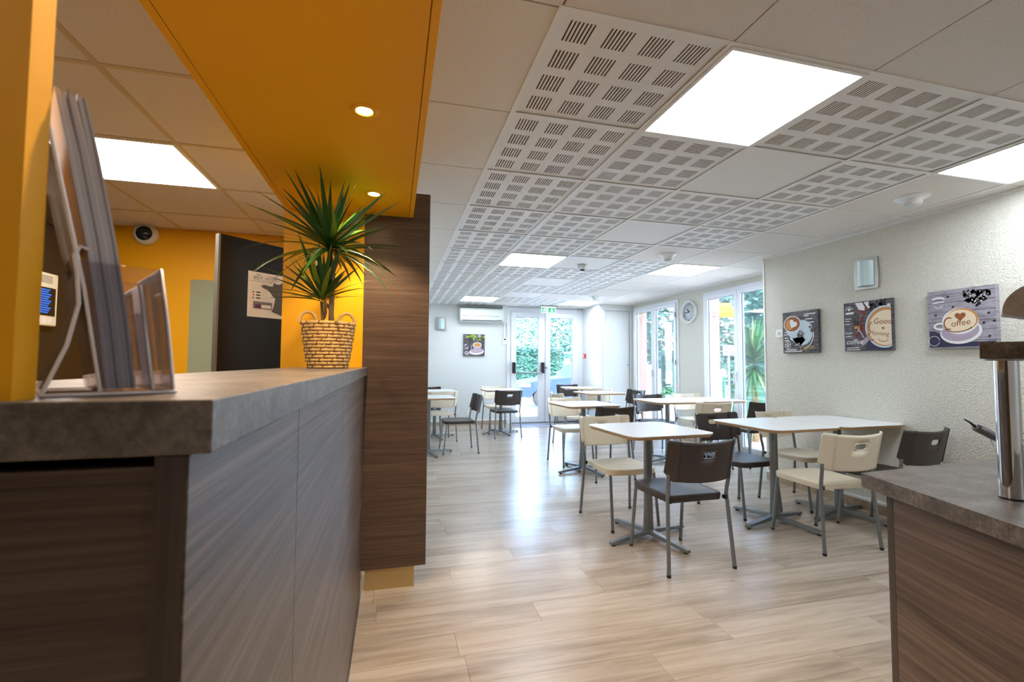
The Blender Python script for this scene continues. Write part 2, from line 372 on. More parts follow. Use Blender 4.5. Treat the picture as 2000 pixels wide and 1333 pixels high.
wall('wall_left', 'white_wall', (-.3, -.2, 2.9, FAR, -.02, ZC + .02))
wall('wall_behind', 'white_wall', (-2.6, 4.75, -2.7, -2.6, -.02, ZC + .02))
wall('wall_office', 'yellow', (-2.5, -.3, 4.557, 4.7, -.02, ZC + .02))
wall('wall_office_side', 'office_brown', (-2.5, -2.34, -2.6, 4.557, -.02, ZC + .02))
pil = struct(B(-.573, -.165, YP + .004, 3.05, -.02, ZC + .02).build('wall_pillar', 'yellow'))
wp = struct(B(-.165, .191, YP + .002, YP + .035, .112, 2.194).build('wall_panel', 'wood_x', bev=.002))
B(-.131, .118, YP + .012, YP + .10, 0, .111).build('plinth', 'brass_plinth', wp); B(.118, .13, YP + .008, YP + .1, 0, .111).build('plinth_end', 'brass_plinth', wp)
# partition behind the pillar that carries the office door
wall('wall_partition', 'yellow', (-.42, -.3, 3.9, 4.557, -.02, ZC + .02))
# soffit
sof = struct(B(-.573, .093, -2.6, YP, ZS + .012, ZC + .016).build('ceiling_soffit', 'yellow'))
B(-.550, .070, -2.6, YP - .022, ZS, ZS + .012).build('soffit_board', 'yellow', sof)
B(.0725, .095, -2.6, YP, ZS - .001, ZS + .012).build('edge_strip', 'yellow', sof, bev=.001); B(-.575, -.5525, -2.6, YP, ZS - .001, ZS + .012).build('edge_strip', 'yellow', sof, bev=.001)
B(-.5525, .0725, YP - .0205, YP, ZS - .001, ZS + .012).build('edge_strip', 'yellow', sof)
# skirtings and trims
def skirting(name, wood_m, *bx):
    mb = MB(); mw = MB()
    for (x0, x1, y0, y1) in bx: mb.box(x0, x1, y0, y1, 0, .078)
    o = struct(mb.build(name, wood_m))
    for (x0, x1, y0, y1) in bx: mw.box(x0, x1, y0, y1, .078, .098)
    mw.build('top_strip', 'white', o)
skirting('baseboard_right', 'skirting_wood', (XR - .014, XR, -2.6, YR))
skirting('baseboard_far', 'skirting_wood', (-.2, 2.23, FAR - .014, FAR))
skirting('baseboard_window', 'skirting_wood', (XW - .012, XW, 6.08, 6.72))
struct(B(XR - .006, XR + .03, YR - .012, YR + .006, 0, ZC).build('trim_1', 'white'))
struct(MB().box(XR - .012, XR, -2.6, YR, ZC - .02, ZC).build('trim_2', 'tile_white'))

# ---------------------------------------------------------------- windows
def frame(mb, y0, y1, z0, z1, wd, x0, x1):
    mb.box(x0, x1, y0, y0 + wd, z0, z1); mb.box(x0, x1, y1 - wd, y1, z0, z1); mb.box(x0, x1, y0 + wd, y1 - wd, z0, z0 + wd); mb.box(x0, x1, y0 + wd, y1 - wd, z1 - wd, z1)
def window(name, y0, y1, z1, mid):
    mb = MB(); frame(mb, y0, y1, 0, z1, .06, XW - .012, XW + .068); root = struct(mb.build(name, 'pvc', bev=.003))
    for a, b_ in ((y0 + .05, mid), (mid, y1 - .05)):
        q = MB(); frame(q, a + .003, b_ - .003, .05, z1 - .05, .062, XW - .03, XW + .03); s = q.build('sash', 'pvc', root, bev=.004)
        q = MB(); frame(q, a + .063, b_ - .063, .11, z1 - .11, .008, XW - .006, XW + .004); q.build('gasket', 'pvc_grey', s)
        B(XW - .004, XW + .004, a + .066, b_ - .066, .113, z1 - .113).build('pane', 'glass', s)
    h = MB().box(XW - .05, XW - .03, mid + .012, mid + .04, 1.0, 1.12); h.tube([(XW - .045, mid + .026, 1.08), (XW - .075, mid + .026, 1.08), (XW - .078, mid + .026, .96)], .008); h.build('handle', 'pvc', root)
    q = MB()
    for z in (.25, 1.25, 2.05): q.tube([(XW - .04, y0 + .052, z - .04), (XW - .04, y0 + .052, z + .04)], .008, 8)
    q.build('hinge', 'pvc_grey', root)
window('window_1', 6.72, 8.2, 2.31, 7.47)
window('window_2', 4.6, 6.08, 2.31, 5.345)

# far double door
d1 = MB()
for q in ((2.23, 2.31, 0, 2.36), (3.76, 3.88, 0, 2.36), (2.31, 3.76, 2.27, 2.36), (3.005, 3.045, .02, 2.27)): d1.box(q[0], q[1], FAR - .02, FAR + .06, q[2], q[3])
d1 = struct(d1.build('door_1', 'pvc', bev=.004))
for a, b_ in ((2.313, 3.003), (3.047, 3.757)):
    wd = .108
    q = MB()
    for e in ((a, a + wd, .02, 2.268), (b_ - wd, b_, .02, 2.268), (a + wd, b_ - wd, .02, .13), (a + wd, b_ - wd, 2.165, 2.268)): q.box(e[0], e[1], FAR - .04, FAR + .03, e[2], e[3])
    lf = q.build('leaf', 'pvc', d1, bev=.006)
    q = MB()
    for e in ((a + wd, a + wd + .008, .13, 2.165), (b_ - wd - .008, b_ - wd, .13, 2.165), (a + wd, b_ - wd, .13, .138), (a + wd, b_ - wd, 2.157, 2.165)): q.box(e[0], e[1], FAR - .012, FAR - .002, e[2], e[3])
    q.build('gasket', 'pvc_grey', lf)
    B(a + wd + .002, b_ - wd - .002, FAR - .004, FAR + .004, .132, 2.163).build('pane', 'glass', lf)
pb = MB().tube([(2.36, FAR - .1, 1.03), (2.95, FAR - .1, 1.03)], .016).build('panic_bar', 'steel', d1)
for x in (2.335, 2.945): B(x, x + .055, FAR - .12, FAR - .04, 1.02, 1.24).build('bar_bracket', 'black', d1, bev=.004)
MB().tube([(3.035, FAR - .04, 1.13), (3.035, FAR - .09, 1.13), (3.07, FAR - .095, 1.13)], .011, 8).build('lock_knob', 'steel', d1)
B(2.3, 3.78, FAR - .05, FAR, 0, .02).build('threshold', 'pvc_grey', d1)
tag(B(2.28, 3.2, 8.48, FAR - .06, 0, .006).build('door_mat', 'paper_dark'), 'grey flat door mat in front of the glass exit door', 'door mat')
# closet door
d2 = struct(B(3.985, 4.53, 8.262, 8.295, .01, 2.268).build('door_2', 'white_wall', bev=.003))
q = MB(); q.box(3.96, 3.985, 8.24, 8.3, 0, 2.29); q.box(4.53, 4.55, 8.24, 8.3, 0, 2.29); q.box(3.96, 4.55, 8.24, 8.3, 2.27, 2.29); q.build('door_frame', 'white', d2)
MB().lathe([(.006, 0), (.012, -.004), (.012, -.02), (0, -.022)], 12, (4.49, 8.262, 1.2), 'y').build('door_knob', 'steel', d2)
for z in (.3, 1.15, 2.05): MB().tube([(3.988, 8.256, z - .04), (3.988, 8.256, z + .04)], .008, 8).build('hinge', 'steel', d2)
# office doors
d4 = struct(B(-2.34, -2.318, 3.1, 4.46, 0, 2.17).build('door_4', 'door_brown', bev=.002))
q = MB(); q.box(-2.34, -2.305, 4.46, 4.52, 0, 2.22); q.box(-2.34, -2.305, 3.04, 3.1, 0, 2.22); q.box(-2.34, -2.305, 3.1, 4.46, 2.17, 2.22); q.build('door_frame', 'door_brown', d4)
# open dark door leaf, about 45 degrees
ax, ay = -1.077, 3.24; ang = math.radians(45)
def leafpt(u, t_, z): return (ax + u * math.cos(ang) + t_ * math.sin(ang), ay + u * math.sin(ang) - t_ * math.cos(ang), z)
q = B(0.012, .86, -.04, 0, .01, 2.04).mapped(leafpt); d3 = struct(q.build('door_3', 'door_black'))
B(0, .012, -.04, 0, .01, 2.04).mapped(leafpt).build('door_edge', 'door_edge', d3)
mbh = MB(); mbh.tube([(.06, .0, 1.02), (.06, .045, 1.02), (.18, .05, 1.02)], .01, 8); mbh.mapped(leafpt).build('handle', 'steel', d3)

# ---------------------------------------------------------------- flat print helper
class Print:
    def __init__(s, fn, parent): s.fn = fn; s.p = parent; s.k = 0
    def poly(s, name, mt, polys, texts=()):
        s.k += 1; d = .0006 * s.k; mb = MB()
        for pg in polys: mb.add([s.fn(u, v, d) for u, v in pg], [tuple(range(len(pg)))])
        for (txt, size, u, v, shear, align, rot) in texts:
            vs_, fs = text_geo(txt, size, shear, align); c, sn = math.cos(math.radians(rot)), math.sin(math.radians(rot))
            mb.add([s.fn(u + c * x - sn * y_, v + sn * x + c * y_, d) for x, y_, _ in vs_], fs)
        off = OFF[s.p]; mb.v = [tuple(Vector(q) - off) for q in mb.v]
        me = bpy.data.meshes.new(name); me.from_pydata(mb.v, [], mb.f); me.materials.append(MATS[mt]); me.update(); o = link(name, me, s.p)
        if len(polys) + sum(len(q[0]) for q in texts) > 1: o['kind'] = 'stuff'
        return o
def heart(cx, cy, s, rot=0):
    out = []
    for k in range(40):
        t = 2 * PI * k / 40; x = 16 * math.sin(t) ** 3 / 17; y_ = (13 * math.cos(t) - 5 * math.cos(2 * t) - 2 * math.cos(3 * t) - math.cos(4 * t)) / 17
        c, sn = math.cos(math.radians(rot)), math.sin(math.radians(rot)); out.append((cx + s * (c * x - sn * y_), cy + s * (sn * x + c * y_)))
    return out
def clampu(pg, lo=0, hi=1): return [(min(max(u, lo), hi), min(max(v, 0), 1)) for u, v in pg]
def stain(mt, c2, sc):
    M = MATS[mt]; base = M.node_tree.nodes['Principled BSDF'].inputs['Base Color'].default_value[:]; n, l, b = nodes(M); mp = coords(M, (1, 1, 6)); a = tex_noise(M, mp, sc, 5, .7)
    r = n.new('ShaderNodeValToRGB'); r.color_ramp.elements[0].color = base; r.color_ramp.elements[1].color = lin(c2); r.color_ramp.elements[0].position = .42; r.color_ramp.elements[1].position = .7
    l.new(a.outputs[0], r.inputs[0]); l.new(r.outputs[0], b.inputs['Base Color'])
stain('p_dark', (132, 126, 132), 16); stain('p_plank', (120, 112, 124), 14)

def canvas(label, y1, y0, z0, z1, bgm):
    S = y1 - y0; xf = XR - .034
    t = thing('coffee_picture', label, 'picture', (XR, (y0 + y1) / 2, z0), group='square coffee canvases on the textured wall')
    B(xf, XR - .002, y0, y1, z0, z1).build('canvas', bgm, t, bev=.002)
    return Print(lambda u, v, d: (xf - d, y1 - u * S, z0 + v * (z1 - z0)), t)
# left: cup with latte art
P = canvas('small coffee picture with latte cup nearest the window, beside the wall socket', 3.884, 3.478, 1.342, 1.757, 'p_dark')
P.poly('print_text_lines', 'p_white', [[(u, v), (u + wd, v), (u + wd, v + .02), (u, v + .02)] for u, v, wd in ((.05, .5, .12), (.03, .44, .17), (.05, .36, .1), (.04, .3, .14), (.1, .07, .3), (.05, .03, .5), (.62, .86, .14), (.66, .78, .2), (.68, .7, .22), (.64, .9, .3))])
P.poly('print_saucer', 'p_cup', [ell(.56, .48, .3, .3), [(.2, .35), (.5, .16), (.66, .3), (.4, .6)]])
P.poly('print_saucer_rim', 'p_white', ribbon(ell(.52, .44, .36, .36, 0, 24, -70, 40), .022))
P.poly('print_cup_side', 'p_cup', [ell(.34, .56, .22, .2)])
P.poly('print_cup_rim', 'p_white', [ell(.29, .70, .25, .2)]); P.poly('print_coffee', 'p_brown', [ell(.29, .70, .225, .178)]); P.poly('print_crema', 'p_latte', [ell(.22, .69, .12, .13)])
P.poly('print_foam', 'p_white', [heart(.32, .70, .12, -30)]); P.poly('print_chocolate', 'p_grey', [[(.42, .42), (.5, .54), (.62, .48), (.58, .38), (.48, .36)], ell(.86, .52, .06, .05), ell(.9, .58, .05, .04), ell(.8, .6, .04, .03)])
P.poly('print_spoon', 'p_lilac', [ell(.54, .47, .05, .025, -30)] + ribbon([(.5, .24), (.44, .2), (.36, .18)], .03))
P.poly('print_stamp', 'p_white', ribbon(ell(.16, .2, .085, .09, 0, 24), .012) + [[(.09, .19), (.23, .19), (.23, .21), (.09, .21)], ell(.16, .24, .03, .015, 0, 12), ell(.16, .16, .03, .015, 0, 12)])
P.poly('print_lettering', 'p_gold', [], [('Coffee', .15, .50, .045, .25, 'LEFT', 8)])
# middle: Good Morning
P = canvas('coffee picture lettered Good Morning below the wall lamp', 3.219, 2.813, 1.348, 1.771, 'p_dark')
P.poly('print_paper', 'p_white', [[(.26, .98), (.42, .98), (.5, .8), (.34, .84)], [(.44, .98), (.56, .98), (.58, .86), (.52, .82)], [(.72, .86), (.98, .9), (.98, .8), (.76, .78)]])
P.poly('print_dark_beans', 'p_bean', [ell(random.uniform(.56, .94), random.uniform(.84, .98), .035, .02, random.uniform(0, 180), 12) for k in range(26)] + ribbon([(.42, 1), (.5, .88), (.54, .82)], .02))
P.poly('print_beans', 'p_red', [ell(u, v, .04, .035, r_, 14) for u, v, r_ in ((.3, .8, 0), (.42, .78, 20), (.5, .84, 50), (.46, .74, 90), (.38, .66, 10), (.4, .55, 60), (.36, .52, 0), (.42, .46, 30), (.38, .42, 80), (.3, .3, 0), (.27, .34, 40), (.44, .36, 20))])
P.poly('print_anise', 'p_bean', [[(.2, .62), (.28, .64), (.34, .54), (.24, .5)], [(.18, .5), (.28, .48), (.3, .42), (.2, .44)]])
P.poly('print_anise_star', 'p_latte', [ell(.27, .48, .045, .03, 20, 14), ell(.33, .46, .03, .04, 0, 14)])
P.poly('print_spoon', 'p_lilac', ribbon([(.3, .42), (.36, .4), (.44, .26)], .03) + [[(.34, .16), (.52, .3), (.58, .24), (.42, .1)]])
P.poly('print_table', 'p_navy', [[(.46, .02), (.99, .02), (.99, .1), (.7, .12), (.56, .24)]])
P.poly('print_cup', 'p_cup', [clampu(ell(.87, .46, .4, .41), 0, .998)]); P.poly('print_rim', 'p_latte', [clampu(ell(.88, .46, .37, .38), 0, .998)]); P.poly('print_cream', 'p_cream', [clampu(ell(.9, .44, .355, .34), 0, .998)])
P.poly('print_lettering', 'p_brown', [heart(.84, .43, .03)], [('Good', .155, .645, .53, .12, 'LEFT', -4), ('Morning', .118, .55, .32, .12, 'LEFT', -7)])
P.poly('print_flourish', 'p_brown', ribbon(ell(.62, .46, .06, .1, 0, 14, 90, 230), .02) + ribbon(ell(.6, .3, .07, .1, 0, 14, 150, 310), .02) + ribbon(ell(.84, .24, .1, .07, 0, 14, 180, 340), .012))
P.poly('print_coffee_word', 'p_white', ribbon(ell(.14, .84, .075, .08, 0, 16, 0, 180), .012) + [[(.06, .76), (.24, .76), (.24, .8), (.06, .8)], ell(.14, .86, .035, .03, 0, 12)] + [[(u, v), (u + wd, v), (u + wd, v + .014), (u, v + .014)] for u, v, wd in ((.05, .66, .14), (.05, .61, .1), (.04, .55, .12), (.04, .36, .16), (.05, .3, .12), (.08, .06, .26), (.06, .02, .3))], [('coffee', .15, .06, .14, .2, 'LEFT', 0)])
# right: cup on planks
P = canvas('coffee picture with bean heart and lettered cup nearest the buffet counter', 2.555, 2.149, 1.352, 1.774, 'p_plank')
P.poly('print_plank_lines', 'p_grey', [[(.0, v), (1, v), (1, v + .008), (0, v + .008)] for v in (.12, .29, .45, .62, .78, .92)])
P.poly('print_shade', 'p_navy', [[(.02, .02), (.98, .02), (.98, .1), (.6, .1), (.3, .2), (.1, .3), (.02, .3)]])
P.poly('print_bean_heart', 'p_bean', [ell(.74 + x * .125, .785 + y_ * .15, .028, .02, random.uniform(0, 180), 12) for x, y_ in [(random.uniform(-1.9, 1.9), random.uniform(-1, 1.1)) for k in range(170)] if (x / 1.9) ** 2 + (y_ - .62 * abs(x / 1.9) ** .6) ** 2 < .62] + [ell(u, v, .022, .018, 30, 12) for u, v in ((.33, .88), (.57, .94), (.69, .93), (.4, .7), (.13, .58), (.9, .55), (.83, .4), (.9, .18), (.97, .42))])
P.poly('print_bean_glint', 'p_white', [ell(.74 + x * .125, .785 + y_ * .15, .012, .006, random.uniform(0, 180), 8) for x, y_ in [(random.uniform(-1.7, 1.7), random.uniform(-.7, 1.0)) for k in range(60)] if (x / 1.9) ** 2 + (y_ - .62 * abs(x / 1.9) ** .6) ** 2 < .5])
P.poly('print_saucer', 'p_white', [ell(.5, .27, .31, .2, 6)]); P.poly('print_saucer_shade', 'p_lilac', [ell(.49, .29, .28, .175, 6)])
P.poly('print_handle', 'p_white', ribbon(ell(.2, .38, .09, .05, 0, 16, 60, 300), .035))
P.poly('print_cup_body', 'p_lilac', [ell(.49, .34, .24, .17)]); P.poly('print_cup_rim', 'p_white', [ell(.5, .45, .27, .22, 3)]); P.poly('print_crema', 'p_latte', [ell(.52, .47, .245, .195, 3)]); P.poly('print_cream', 'p_cream', [ell(.5, .455, .235, .185, 3)])
P.poly('print_lettering', 'p_brown', [heart(.51, .53, .085)] + ribbon(ell(.34, .42, .075, .1, 0, 18, 60, 290), .022) + ribbon(ell(.48, .36, .2, .085, 4, 20, 190, 340), .014), [('offee', .145, .37, .36, .1, 'LEFT', 6)])
P.poly('print_stamps', 'p_white', ribbon(ell(.1, .13, .085, .085, 0, 20), .008) + ribbon(ell(.19, .83, .1, .045, 0, 16, 20, 160), .03) + ribbon(ell(.19, .74, .06, .04, 0, 16, 180, 360), .01) + [[(.1, .78), (.28, .79), (.28, .81), (.1, .8)]])
# far wall picture
t = thing('coffee_picture', 'small coffee cup picture with green leaves on the far wall below the air conditioner', 'picture', (1.554, FAR, 1.361))
B(1.34, 1.768, FAR - .034, FAR - .002, 1.361, 1.795).build('canvas', 'p_dark', t, bev=.002)
P = Print(lambda u, v, d: (1.34 + u * .428, FAR - .034 - d, 1.361 + v * .434), t)
P.poly('print_leaves', 'p_green', [ell(u, v, .1, .045, r_, 14) for u, v, r_ in ((.4, .93, 20), (.55, .9, -60), (.2, .88, 10), (.85, .78, 50), (.92, .86, 40), (.72, .74, 20), (.48, .8, 80))])
P.poly('print_flowers', 'p_lilac', [ell(.74, .92, .08, .07), ell(.1, .5, .08, .05, 30), ell(.14, .36, .1, .06, 20), ell(.16, .14, .12, .1, 0)])
P.poly('print_beans', 'p_bean', [ell(random.uniform(.1, .95), random.uniform(.1, .8), .03, .022, random.uniform(0, 180), 10) for k in range(60)])
P.poly('print_saucer', 'p_white', [ell(.62, .2, .34, .14, 4)]); P.poly('print_saucer_shade', 'p_lilac', [ell(.63, .23, .29, .1, 4)])
P.poly('print_cup', 'p_lilac', [[(.45, .5), (.84, .5), (.8, .24), (.7, .18), (.58, .18), (.5, .24)]] + ribbon(ell(.43, .38, .08, .1, 0, 14, 60, 280), .03)); P.poly('print_rim', 'p_white', [ell(.645, .52, .2, .11)]); P.poly('print_coffee', 'p_latte', [ell(.645, .51, .17, .085)])

# ---------------------------------------------------------------- wall fixtures
def sconce(label, fn, loc):
    t = thing('wall_lamp', label, 'wall lamp', loc, group='square wall lamps with curved shades')
    out = [(-.102, -.13), (.102, -.13), (.102, .13), (-.102, .13)]
    mb = MB(); pts = []
    N = 10
    for k in range(N + 1):      # slightly bowed outline
        pts.append((-.1 - .006 * math.sin(PI * k / N), .13 - .26 * k / N))
    for k in range(N + 1): pts.append((.1 + .006 * math.sin(PI * k / N), -.13 + .26 * k / N))
    mb.prism(pts, 0, .018); mb.mapped(fn); mb.build('back_plate', 'lamp_plate', t)
    mb = MB(); n = 12; vs_ = []
    for k in range(n + 1):
        a = -1 + 2 * k / n; vs_ += [(a * .072, -.105, .02 + .055 * (1 - a * a)), (a * .072, .105, .02 + .055 * (1 - a * a))]
    fs = [(2 * k, 2 * k + 2, 2 * k + 3, 2 * k + 1) for k in range(n)]; mb.add(vs_, fs, True)
    mb.add([(-.072, -.105, .018), (-.072, .105, .018), (.072, -.105, .018), (.072, .105, .018)], [(0, 1, 3, 2)])
    mb.add([vs_[2 * k] for k in range(n + 1)], [tuple(range(n + 1))]); mb.add([vs_[2 * k + 1] for k in range(n + 1)], [tuple(range(n + 1))])
    mb.mapped(fn); mb.build('glass_shade', 'lamp_glass', t)
sconce('square wall lamp with pale curved shade above the Good Morning picture', lambda a, b_, c: (XR - c, 3.026 - a, 2.005 + b_), (XR, 3.026, 1.875))
sconce('square wall lamp on the far wall left of the air conditioner', lambda a, b_, c: (.892 + a, FAR - c, 1.988 + b_), (.892, FAR, 1.858))
# air conditioner
t = thing('air_conditioner', 'long white air conditioner unit mounted high on the far wall', 'air conditioner', (1.68, FAR, 2.03))
prof = [(0, .0), (-.12, .0), (-.18, .03), (-.2, .1), (-.2, .24), (-.17, .27), (0, .27)]
mb = MB(); mb.add([(1.245, FAR + y_, 2.035 + z) for y_, z in prof] + [(2.12, FAR + y_, 2.035 + z) for y_, z in prof], [tuple(range(7)), tuple(range(13, 6, -1))] + [(i, (i + 1) % 7, 7 + (i + 1) % 7, 7 + i) for i in range(7)])
mb.build('body', 'ac_white', t, bev=.006); B(1.29, 2.03, FAR - .203, FAR - .199, 2.145, 2.151).build('panel_line', 'ac_shadow', t)
B(1.29, 2.0, FAR - .197, FAR - .15, 2.052, 2.068).build('air_flap', 'ac_shadow', t, bev=.002); B(2.0, 2.08, FAR - .199, FAR - .15, 2.06, 2.075).build('display', 'ac_shadow', t)
B(1.26, 2.1, FAR - .1, FAR - .01, 2.305, 2.33).build('gap_shade_strip', 'ac_shadow', t)  # dark strip standing in for the shadow gap above the unit
tag(B(2.125, 2.225, FAR - .05, FAR, 2.03, ZC).build('cable_duct', 'ac_white', bev=.003), 'white boxed duct between the air conditioner and the exit door', 'duct')
t = thing('thermostat', 'white thermostat with dark display beside the exit door frame', 'thermostat', (2.185, FAR, 1.6))
B(2.145, 2.225, FAR - .025, FAR, 1.61, 1.735).build('case', 'white', t, bev=.004); B(2.163, 2.205, FAR - .028, FAR - .024, 1.69, 1.716).build('display', 'black', t)
tag(B(2.17, 2.192, FAR - .014, FAR, 1.735, 2.03).build('cable_cover', 'white'), 'thin white cable cover running up from the thermostat', 'cable cover')
def socket(label, fn, loc, s=.042):
    t = thing('wall_socket', label, 'socket', loc); mb = B(-s, s, -s, s, 0, .012).mapped(fn); mb.build('cover', 'white', t, bev=.002)
    mb = MB().lathe([(.021, .0125), (.019, .0128), (0, .0128)], 18).mapped(fn); mb.build('recess', 'p_lgrey', t)
    mb = MB()
    for x in (-.009, .009): mb.lathe([(.003, .013), (0, .0135)], 8, (x, 0, 0))
    mb.lathe([(.003, .013), (0, .016)], 8, (0, .01, 0)); mb.mapped(fn).build('pin_holes', 'black', t)
socket('white wall socket left of the small latte picture', lambda a, b_, c: (XR - c, 3.955 - a, 1.55 + b_), (XR, 3.955, 1.51))
socket('white wall socket low on the far wall behind the chairs', lambda a, b_, c: (1.468 + a, FAR - c, .235 + b_), (1.468, FAR, .19))
# fire call point
t = thing('fire_alarm', 'small red fire call point on the closet side near the exit', 'fire alarm', (3.88, 8.94, 1.33))
B(3.845, 3.88, 8.895, 8.985, 1.33, 1.42).build('case', 'red', t, bev=.004); B(3.842, 3.846, 8.915, 8.965, 1.35, 1.4).build('push_plate', 'white', t)
# exit sign
t = thing('exit_sign', 'green emergency exit sign with running man hanging before the glass door', 'exit sign', (3.0, 8.75, ZC))
B(2.82, 3.2, 8.73, 8.79, ZC - .025, ZC - .004).build('housing', 'p_lgrey', t, bev=.003); B(2.86, 3.16, 8.756, 8.764, 2.235, ZC - .025).build('panel', 'sign_white', t)
P = Print(lambda u, v, d: (2.86 + u * .3, 8.756 - d, 2.235 + v * .118), t)
P.poly('green_field', 'green_sign', [[(.03, .08), (.42, .08), (.42, .9), (.03, .9)], [(.46, .08), (.97, .08), (.97, .9), (.46, .9)]])
P.poly('running_man', 'sign_white', [ell(.24, .77, .035, .09, 0, 12)] + ribbon([(.23, .66), (.2, .42)], .075) + ribbon([(.2, .44), (.28, .3), (.25, .14)], .045) + ribbon([(.2, .44), (.14, .28), (.07, .24)], .045) + ribbon([(.23, .62), (.3, .5), (.35, .54)], .03) + ribbon([(.22, .62), (.13, .6), (.11, .46)], .03) + [[(.34, .08), (.4, .08), (.4, .9), (.34, .9)]])
P.poly('arrow', 'sign_white', [[(.685, .84), (.745, .84), (.745, .4), (.685, .4)], [(.6, .5), (.6, .4), (.715, .14), (.715, .28)], [(.83, .5), (.83, .4), (.715, .14), (.715, .28)]])
# ceiling round fittings
def round_fitting(name, label, cat, x, y_, prof, mt, inner=None, eye=False):
    t = thing(name, label, cat, (x, y_, ZC)); mb = MB().lathe([(r, ZC - h) for r, h in prof], 28, (x, y_, 0)); mb.build('housing', mt, t)
    if inner: MB().lathe([(inner[0], ZC - inner[1]), (inner[0] * .9, ZC - inner[1] - .012), (0, ZC - inner[1] - .014)], 20, (x, y_, 0)).build('lens', inner[2], t)
dome = [(.085, 0), (.085, .006), (.075, .016), (.052, .034), (.048, .052), (.03, .06), (0, .061)]
round_fitting('ceiling_speaker', 'round white ceiling fitting nearest the textured wall in the plain tile', 'ceiling fitting', X0 + 4.5 * T, Y0 + 1.5 * T, [(.1, 0), (.1, .006), (.085, .014), (.055, .02), (.055, .045), (.03, .05), (0, .05)], 'white', (.05, .05, 'p_lgrey'))
round_fitting('ceiling_detector', 'round white ceiling detector in mid ceiling before the clock', 'detector', X0 + 3.5 * T, Y0 + 4.45 * T, dome, 'white', (.04, .06, 'p_lgrey'))
round_fitting('smoke_detector', 'small drum-shaped smoke detector on the smooth tile in mid ceiling', 'detector', X0 + 2.5 * T, Y0 + 5.6 * T, [(.055, 0), (.055, .03), (.045, .036), (.04, .055), (0, .056)], 'p_lgrey', (.03, .055, 'black'))
round_fitting('ceiling_detector', 'round white ceiling detector near the far right light panel', 'detector', X0 + 4.4 * T, Y0 + 9.2 * T, dome, 'white')
# wall clock
t = thing('wall_clock', 'round white wall clock between the two tall windows', 'clock', (XW, 6.42, 1.86))
cy_, cz_ = 6.42, 2.06; R0 = .185
MB().lathe([(R0 - .03, 0), (R0 - .002, 0), (R0, .015), (R0 - .006, .045), (R0 - .022, .045), (R0 - .026, .02), (R0 - .03, .019), (R0 - .03, 0)], 40, (0, 0, 0), cap=False).mapped(lambda a, b_, c: (XW - c, cy_ - a, cz_ + b_)).build('rim', 'white', t)
MB().lathe([(R0 - .02, .004), (R0 - .024, .018), (0, .018)], 40).mapped(lambda a, b_, c: (XW - c, cy_ - a, cz_ + b_)).build('dial', 'clock_dial', t)
P = Print(lambda u, v, d: (XW - .018 - d, cy_ - u, cz_ + v), t)
P.poly('numerals', 'p_black', [], [(str(k), .058, .122 * math.sin(math.radians(30 * k)), .125 * math.cos(math.radians(30 * k)) - .02, 0, 'CENTER', 0) for k in range(1, 13)])
P.poly('hour_hand', 'p_black', ribbon([(.01, -.012), (-.05, .055)], .02)); P.poly('minute_hand', 'p_black', ribbon([(.02, .003), (-.115, -.012)], .014)); P.poly('hub', 'p_black', [ell(0, 0, .012, .012, 0, 14)])

# ---------------------------------------------------------------- office fittings
tag(B(-1.72, -1.19, 4.545, 4.557, 1.0, 1.94).build('glass_board', 'glass_board', bev=.003), 'grey-green glass memo board on the yellow office wall beside the dark door', 'board')
t = thing('dome_camera', 'round white dome camera high on the yellow office wall', 'camera', (-2.06, 4.557, 2.22))
fn = lambda a, b_, c: (-2.06 + a, 4.557 - c, 2.31 + b_)
MB().lathe([(.088, 0), (.092, .02), (.086, .045), (.07, .055), (.062, .055)], 28).mapped(fn).build('housing', 'ivory', t)
MB().lathe([(.063, .05), (.055, .07), (.035, .085), (0, .092)], 24).mapped(fn).build('dome_glass', 'car_glass', t)
mb = MB()
for k in range(10): mb.lathe([(.004, .07), (0, .0735)], 6, (.036 * math.cos(k * .63), .036 * math.sin(k * .63), .008))
mb.mapped(fn).build('led_dots', 'white', t)
t = thing('alarm_keypad', 'cream alarm keypad with blue display on the dark office door', 'keypad', (-2.318, 3.83, 1.46))
B(-2.318, -2.28, 3.70, 3.895, 1.465, 1.825).build('case', 'ivory', t, bev=.008)
B(-2.281, -2.277, 3.70, 3.868, 1.535, 1.725).build('screen_surround', 'black', t); 
P = Print(lambda u, v, d: (-2.277 + d, 3.70 + u * .16, 1.54 + v * .18), t)
P.poly('screen_rows', 'screen_blue', [[(.05, v), (.62 + .25 * ((k * 7) % 3) / 3, v), (.62 + .25 * ((k * 7) % 3) / 3, v + .05), (.05, v + .05)] for k, v in enumerate([.06 + .085 * i for i in range(11)])])
P = Print(lambda u, v, d: (-2.28 + d, 3.70 + u * .18, 1.47 + v * .35), t)
P.poly('speaker_slots', 'p_grey', [[(.1, v), (.75, v), (.75, v + .012), (.1, v + .012)] for v in (.82, .85, .88, .91, .94)]); P.poly('buttons', 'p_white', [[(u, .05), (u + .2, .05), (u + .2, .14), (u, .14)] for u in (.05, .32, .6)])
